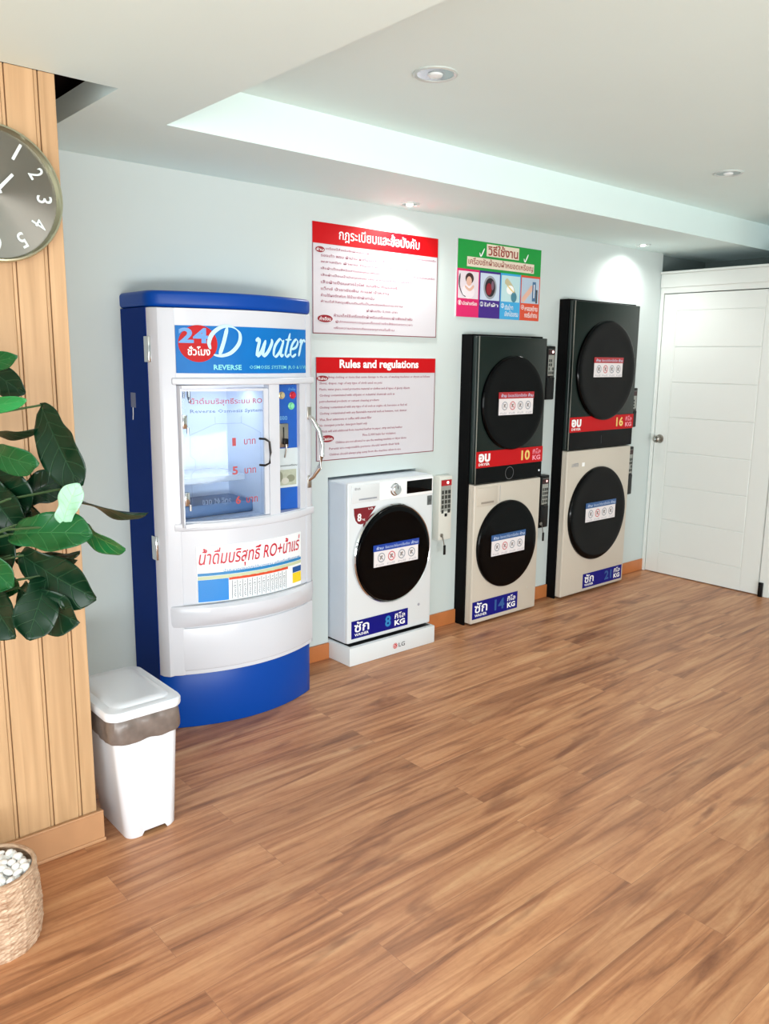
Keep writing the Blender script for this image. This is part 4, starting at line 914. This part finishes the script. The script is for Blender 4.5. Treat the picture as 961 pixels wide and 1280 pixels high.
LEAVES = [
 ([-1.925, -0.982, 1.548], [-1.857, -1.198, 1.568], 0.055, 35, 'mid'), ([-1.902, -0.94, 1.579], [-1.819, -1.119, 1.475], 0.085, 20, 'dark'),
 ([-1.943, -1.021, 1.437], [-1.853, -1.227, 1.465], 0.045, 30, 'light'), ([-1.913, -0.996, 1.372], [-1.824, -1.203, 1.391], 0.05, 78, 'dark'),
 ([-1.792, -1.15, 1.444], [-1.777, -1.344, 1.259], 0.118, 10, 'dark'), ([-1.916, -1.069, 1.337], [-1.848, -1.27, 1.308], 0.085, 25, 'mid'),
 ([-1.902, -1.041, 1.281], [-1.849, -1.168, 1.177], 0.13, 0, 'dark'), ([-1.853, -1.091, 1.198], [-1.742, -1.108, 1.243], 0.1, 15, 'dark'),
 ([-1.829, -1.355, 1.172], [-1.805, -1.41, 1.277], 0.064, 5, 'pale'), ([-1.772, -1.194, 1.231], [-1.66, -1.461, 1.197], 0.07, 82, 'dark'),
 ([-1.911, -1.231, 1.137], [-1.785, -1.431, 1.155], 0.112, -12, 'mid'), ([-1.767, -1.24, 1.168], [-1.719, -1.458, 1.113], 0.075, 48, 'midlight'),
 ([-1.869, -1.241, 1.084], [-1.741, -1.221, 1.065], 0.05, 60, 'dark'), ([-1.89, -1.222, 1.083], [-1.785, -1.429, 0.996], 0.13, 15, 'dark'),
 ([-1.854, -1.305, 1.037], [-1.937, -1.385, 0.912], 0.11, -20, 'dark'), ([-1.899, -1.222, 0.996], [-1.821, -1.413, 0.938], 0.12, 20, 'dark'),
 ([-1.96, -1.111, 1.014], [-1.937, -1.296, 0.895], 0.115, 10, 'dark'), ([-1.952, -1.083, 1.155], [-1.912, -1.215, 1.038], 0.13, 10, 'dark'),
 ([-1.919, -0.968, 1.188], [-1.78, -1.105, 1.127], 0.12, 30, 'dark'), ([-1.95, -1.115, 1.034], [-1.888, -1.182, 0.978], 0.07, 20, 'mid'),
 ([-1.919, -1.06, 1.253], [-1.872, -1.187, 1.124], .13, 10, 'dark'), ([-1.919, -1.073, 1.042], [-1.835, -1.154, 1.173], .11, -10, 'dark'),
 ([-1.972, -1.145, 1.106], [-1.929, -1.273, 1.013], .10, 15, 'mid'), ([-1.88, -1.145, 1.05], [-1.768, -1.268, 1.057], .05, 40, 'dark')]
for k_ in range(11):   # the far side of the crown
    zz = .98+.07*k_; q_ = tpt(zz); an = math.radians(120+(k_*77) % 150); dr_ = Vector((math.cos(an), math.sin(an), 0))
    b_ = q_+dr_*.09+Vector((0, 0, .05)); LEAVES.append((tuple(b_), tuple(b_+dr_*.17+Vector((0, 0, -.03+.012*k_))), .11, (-20, 15, 40)[k_ % 3], ('dark', 'mid', 'dark')[k_ % 3]))
for i, (a, c, wd, tl, kd) in enumerate(LEAVES): leaf(a, c, wd, tl, kd, i+5)

# ------------------------------------------------------------------ wall clock
CX, CZ, CR, CY = -1.79, 2.0, .179, PY
ck = thing('wall_clock', 'round brushed-metal wall clock on the wooden wall', 'clock', (CX, CY, CZ))
B().lathe([(CR*.985, 0), (CR, -.004), (CR, -.030), (CR*.985, -.036), (CR*.96, -.037), (CR*.945, -.032), (CR*.94, -.018), (CR*.93, -.012)], (CX, CY, CZ), 'y', 96).build('clock_rim', mat('rim_champagne', (186, 186, 160), .28, .9), ck)
def dialmat():
    m = bpy.data.materials.new('brushed_dial'); m.use_nodes = True; nt = m.node_tree; N = nt.nodes; b = N['Principled BSDF']
    b.inputs['Base Color'].default_value = lin((134, 130, 122)); b.inputs['Metallic'].default_value = 1; b.inputs['Roughness'].default_value = .34; b.inputs['Anisotropic'].default_value = .85
    t = N.new('ShaderNodeTangent'); t.direction_type = 'RADIAL'; t.axis = 'Y'; nt.links.new(t.outputs[0], b.inputs['Tangent'])
    return m
B().disc(CX, CZ, CR*.945, CY-.014, 96).build('clock_dial', dialmat(), ck, smooth=False)
NUM = mat('numeral_silver', (226, 234, 234), .25, .4)
for h in range(1, 13):
    a = PI/2-h*PI/6; r = CR*.74; x, z = CX+r*math.cos(a), CZ+r*math.sin(a); s = str(h); wd = (.016 if len(s) == 2 else .010); wd = .004 if s == '1' else wd; hgt = .021
    if h == 1: hgt = .024
    B().text(s, x-wd, z-hgt, x+wd, z+hgt, CY-.0165, bold=.01, rot=a-PI/2).build('numeral', NUM, ck, smooth=False)
hh = B()
for a, ln, wd, yy in ((math.radians(47), .075, .005, -.019), (math.radians(200), .115, .004, -.021)):
    q = Vector((math.cos(a), math.sin(a))); p = Vector((-q.y, q.x)); c0 = Vector((CX, CZ)); P4 = [c0-q*.02-p*wd, c0+q*ln-p*wd*.8, c0+q*ln+p*wd*.8, c0-q*.02+p*wd]
    hand = B().plate([(v.x, v.y) for v in P4], CY+yy, CY+yy+.0012).build('clock_hand', NUM, ck, smooth=False)
B().lathe([(.008, 0), (.008, -.006), (.0001, -.008)], (CX, CY-.017, CZ), 'y', 20).build('hub', CHROME, ck)
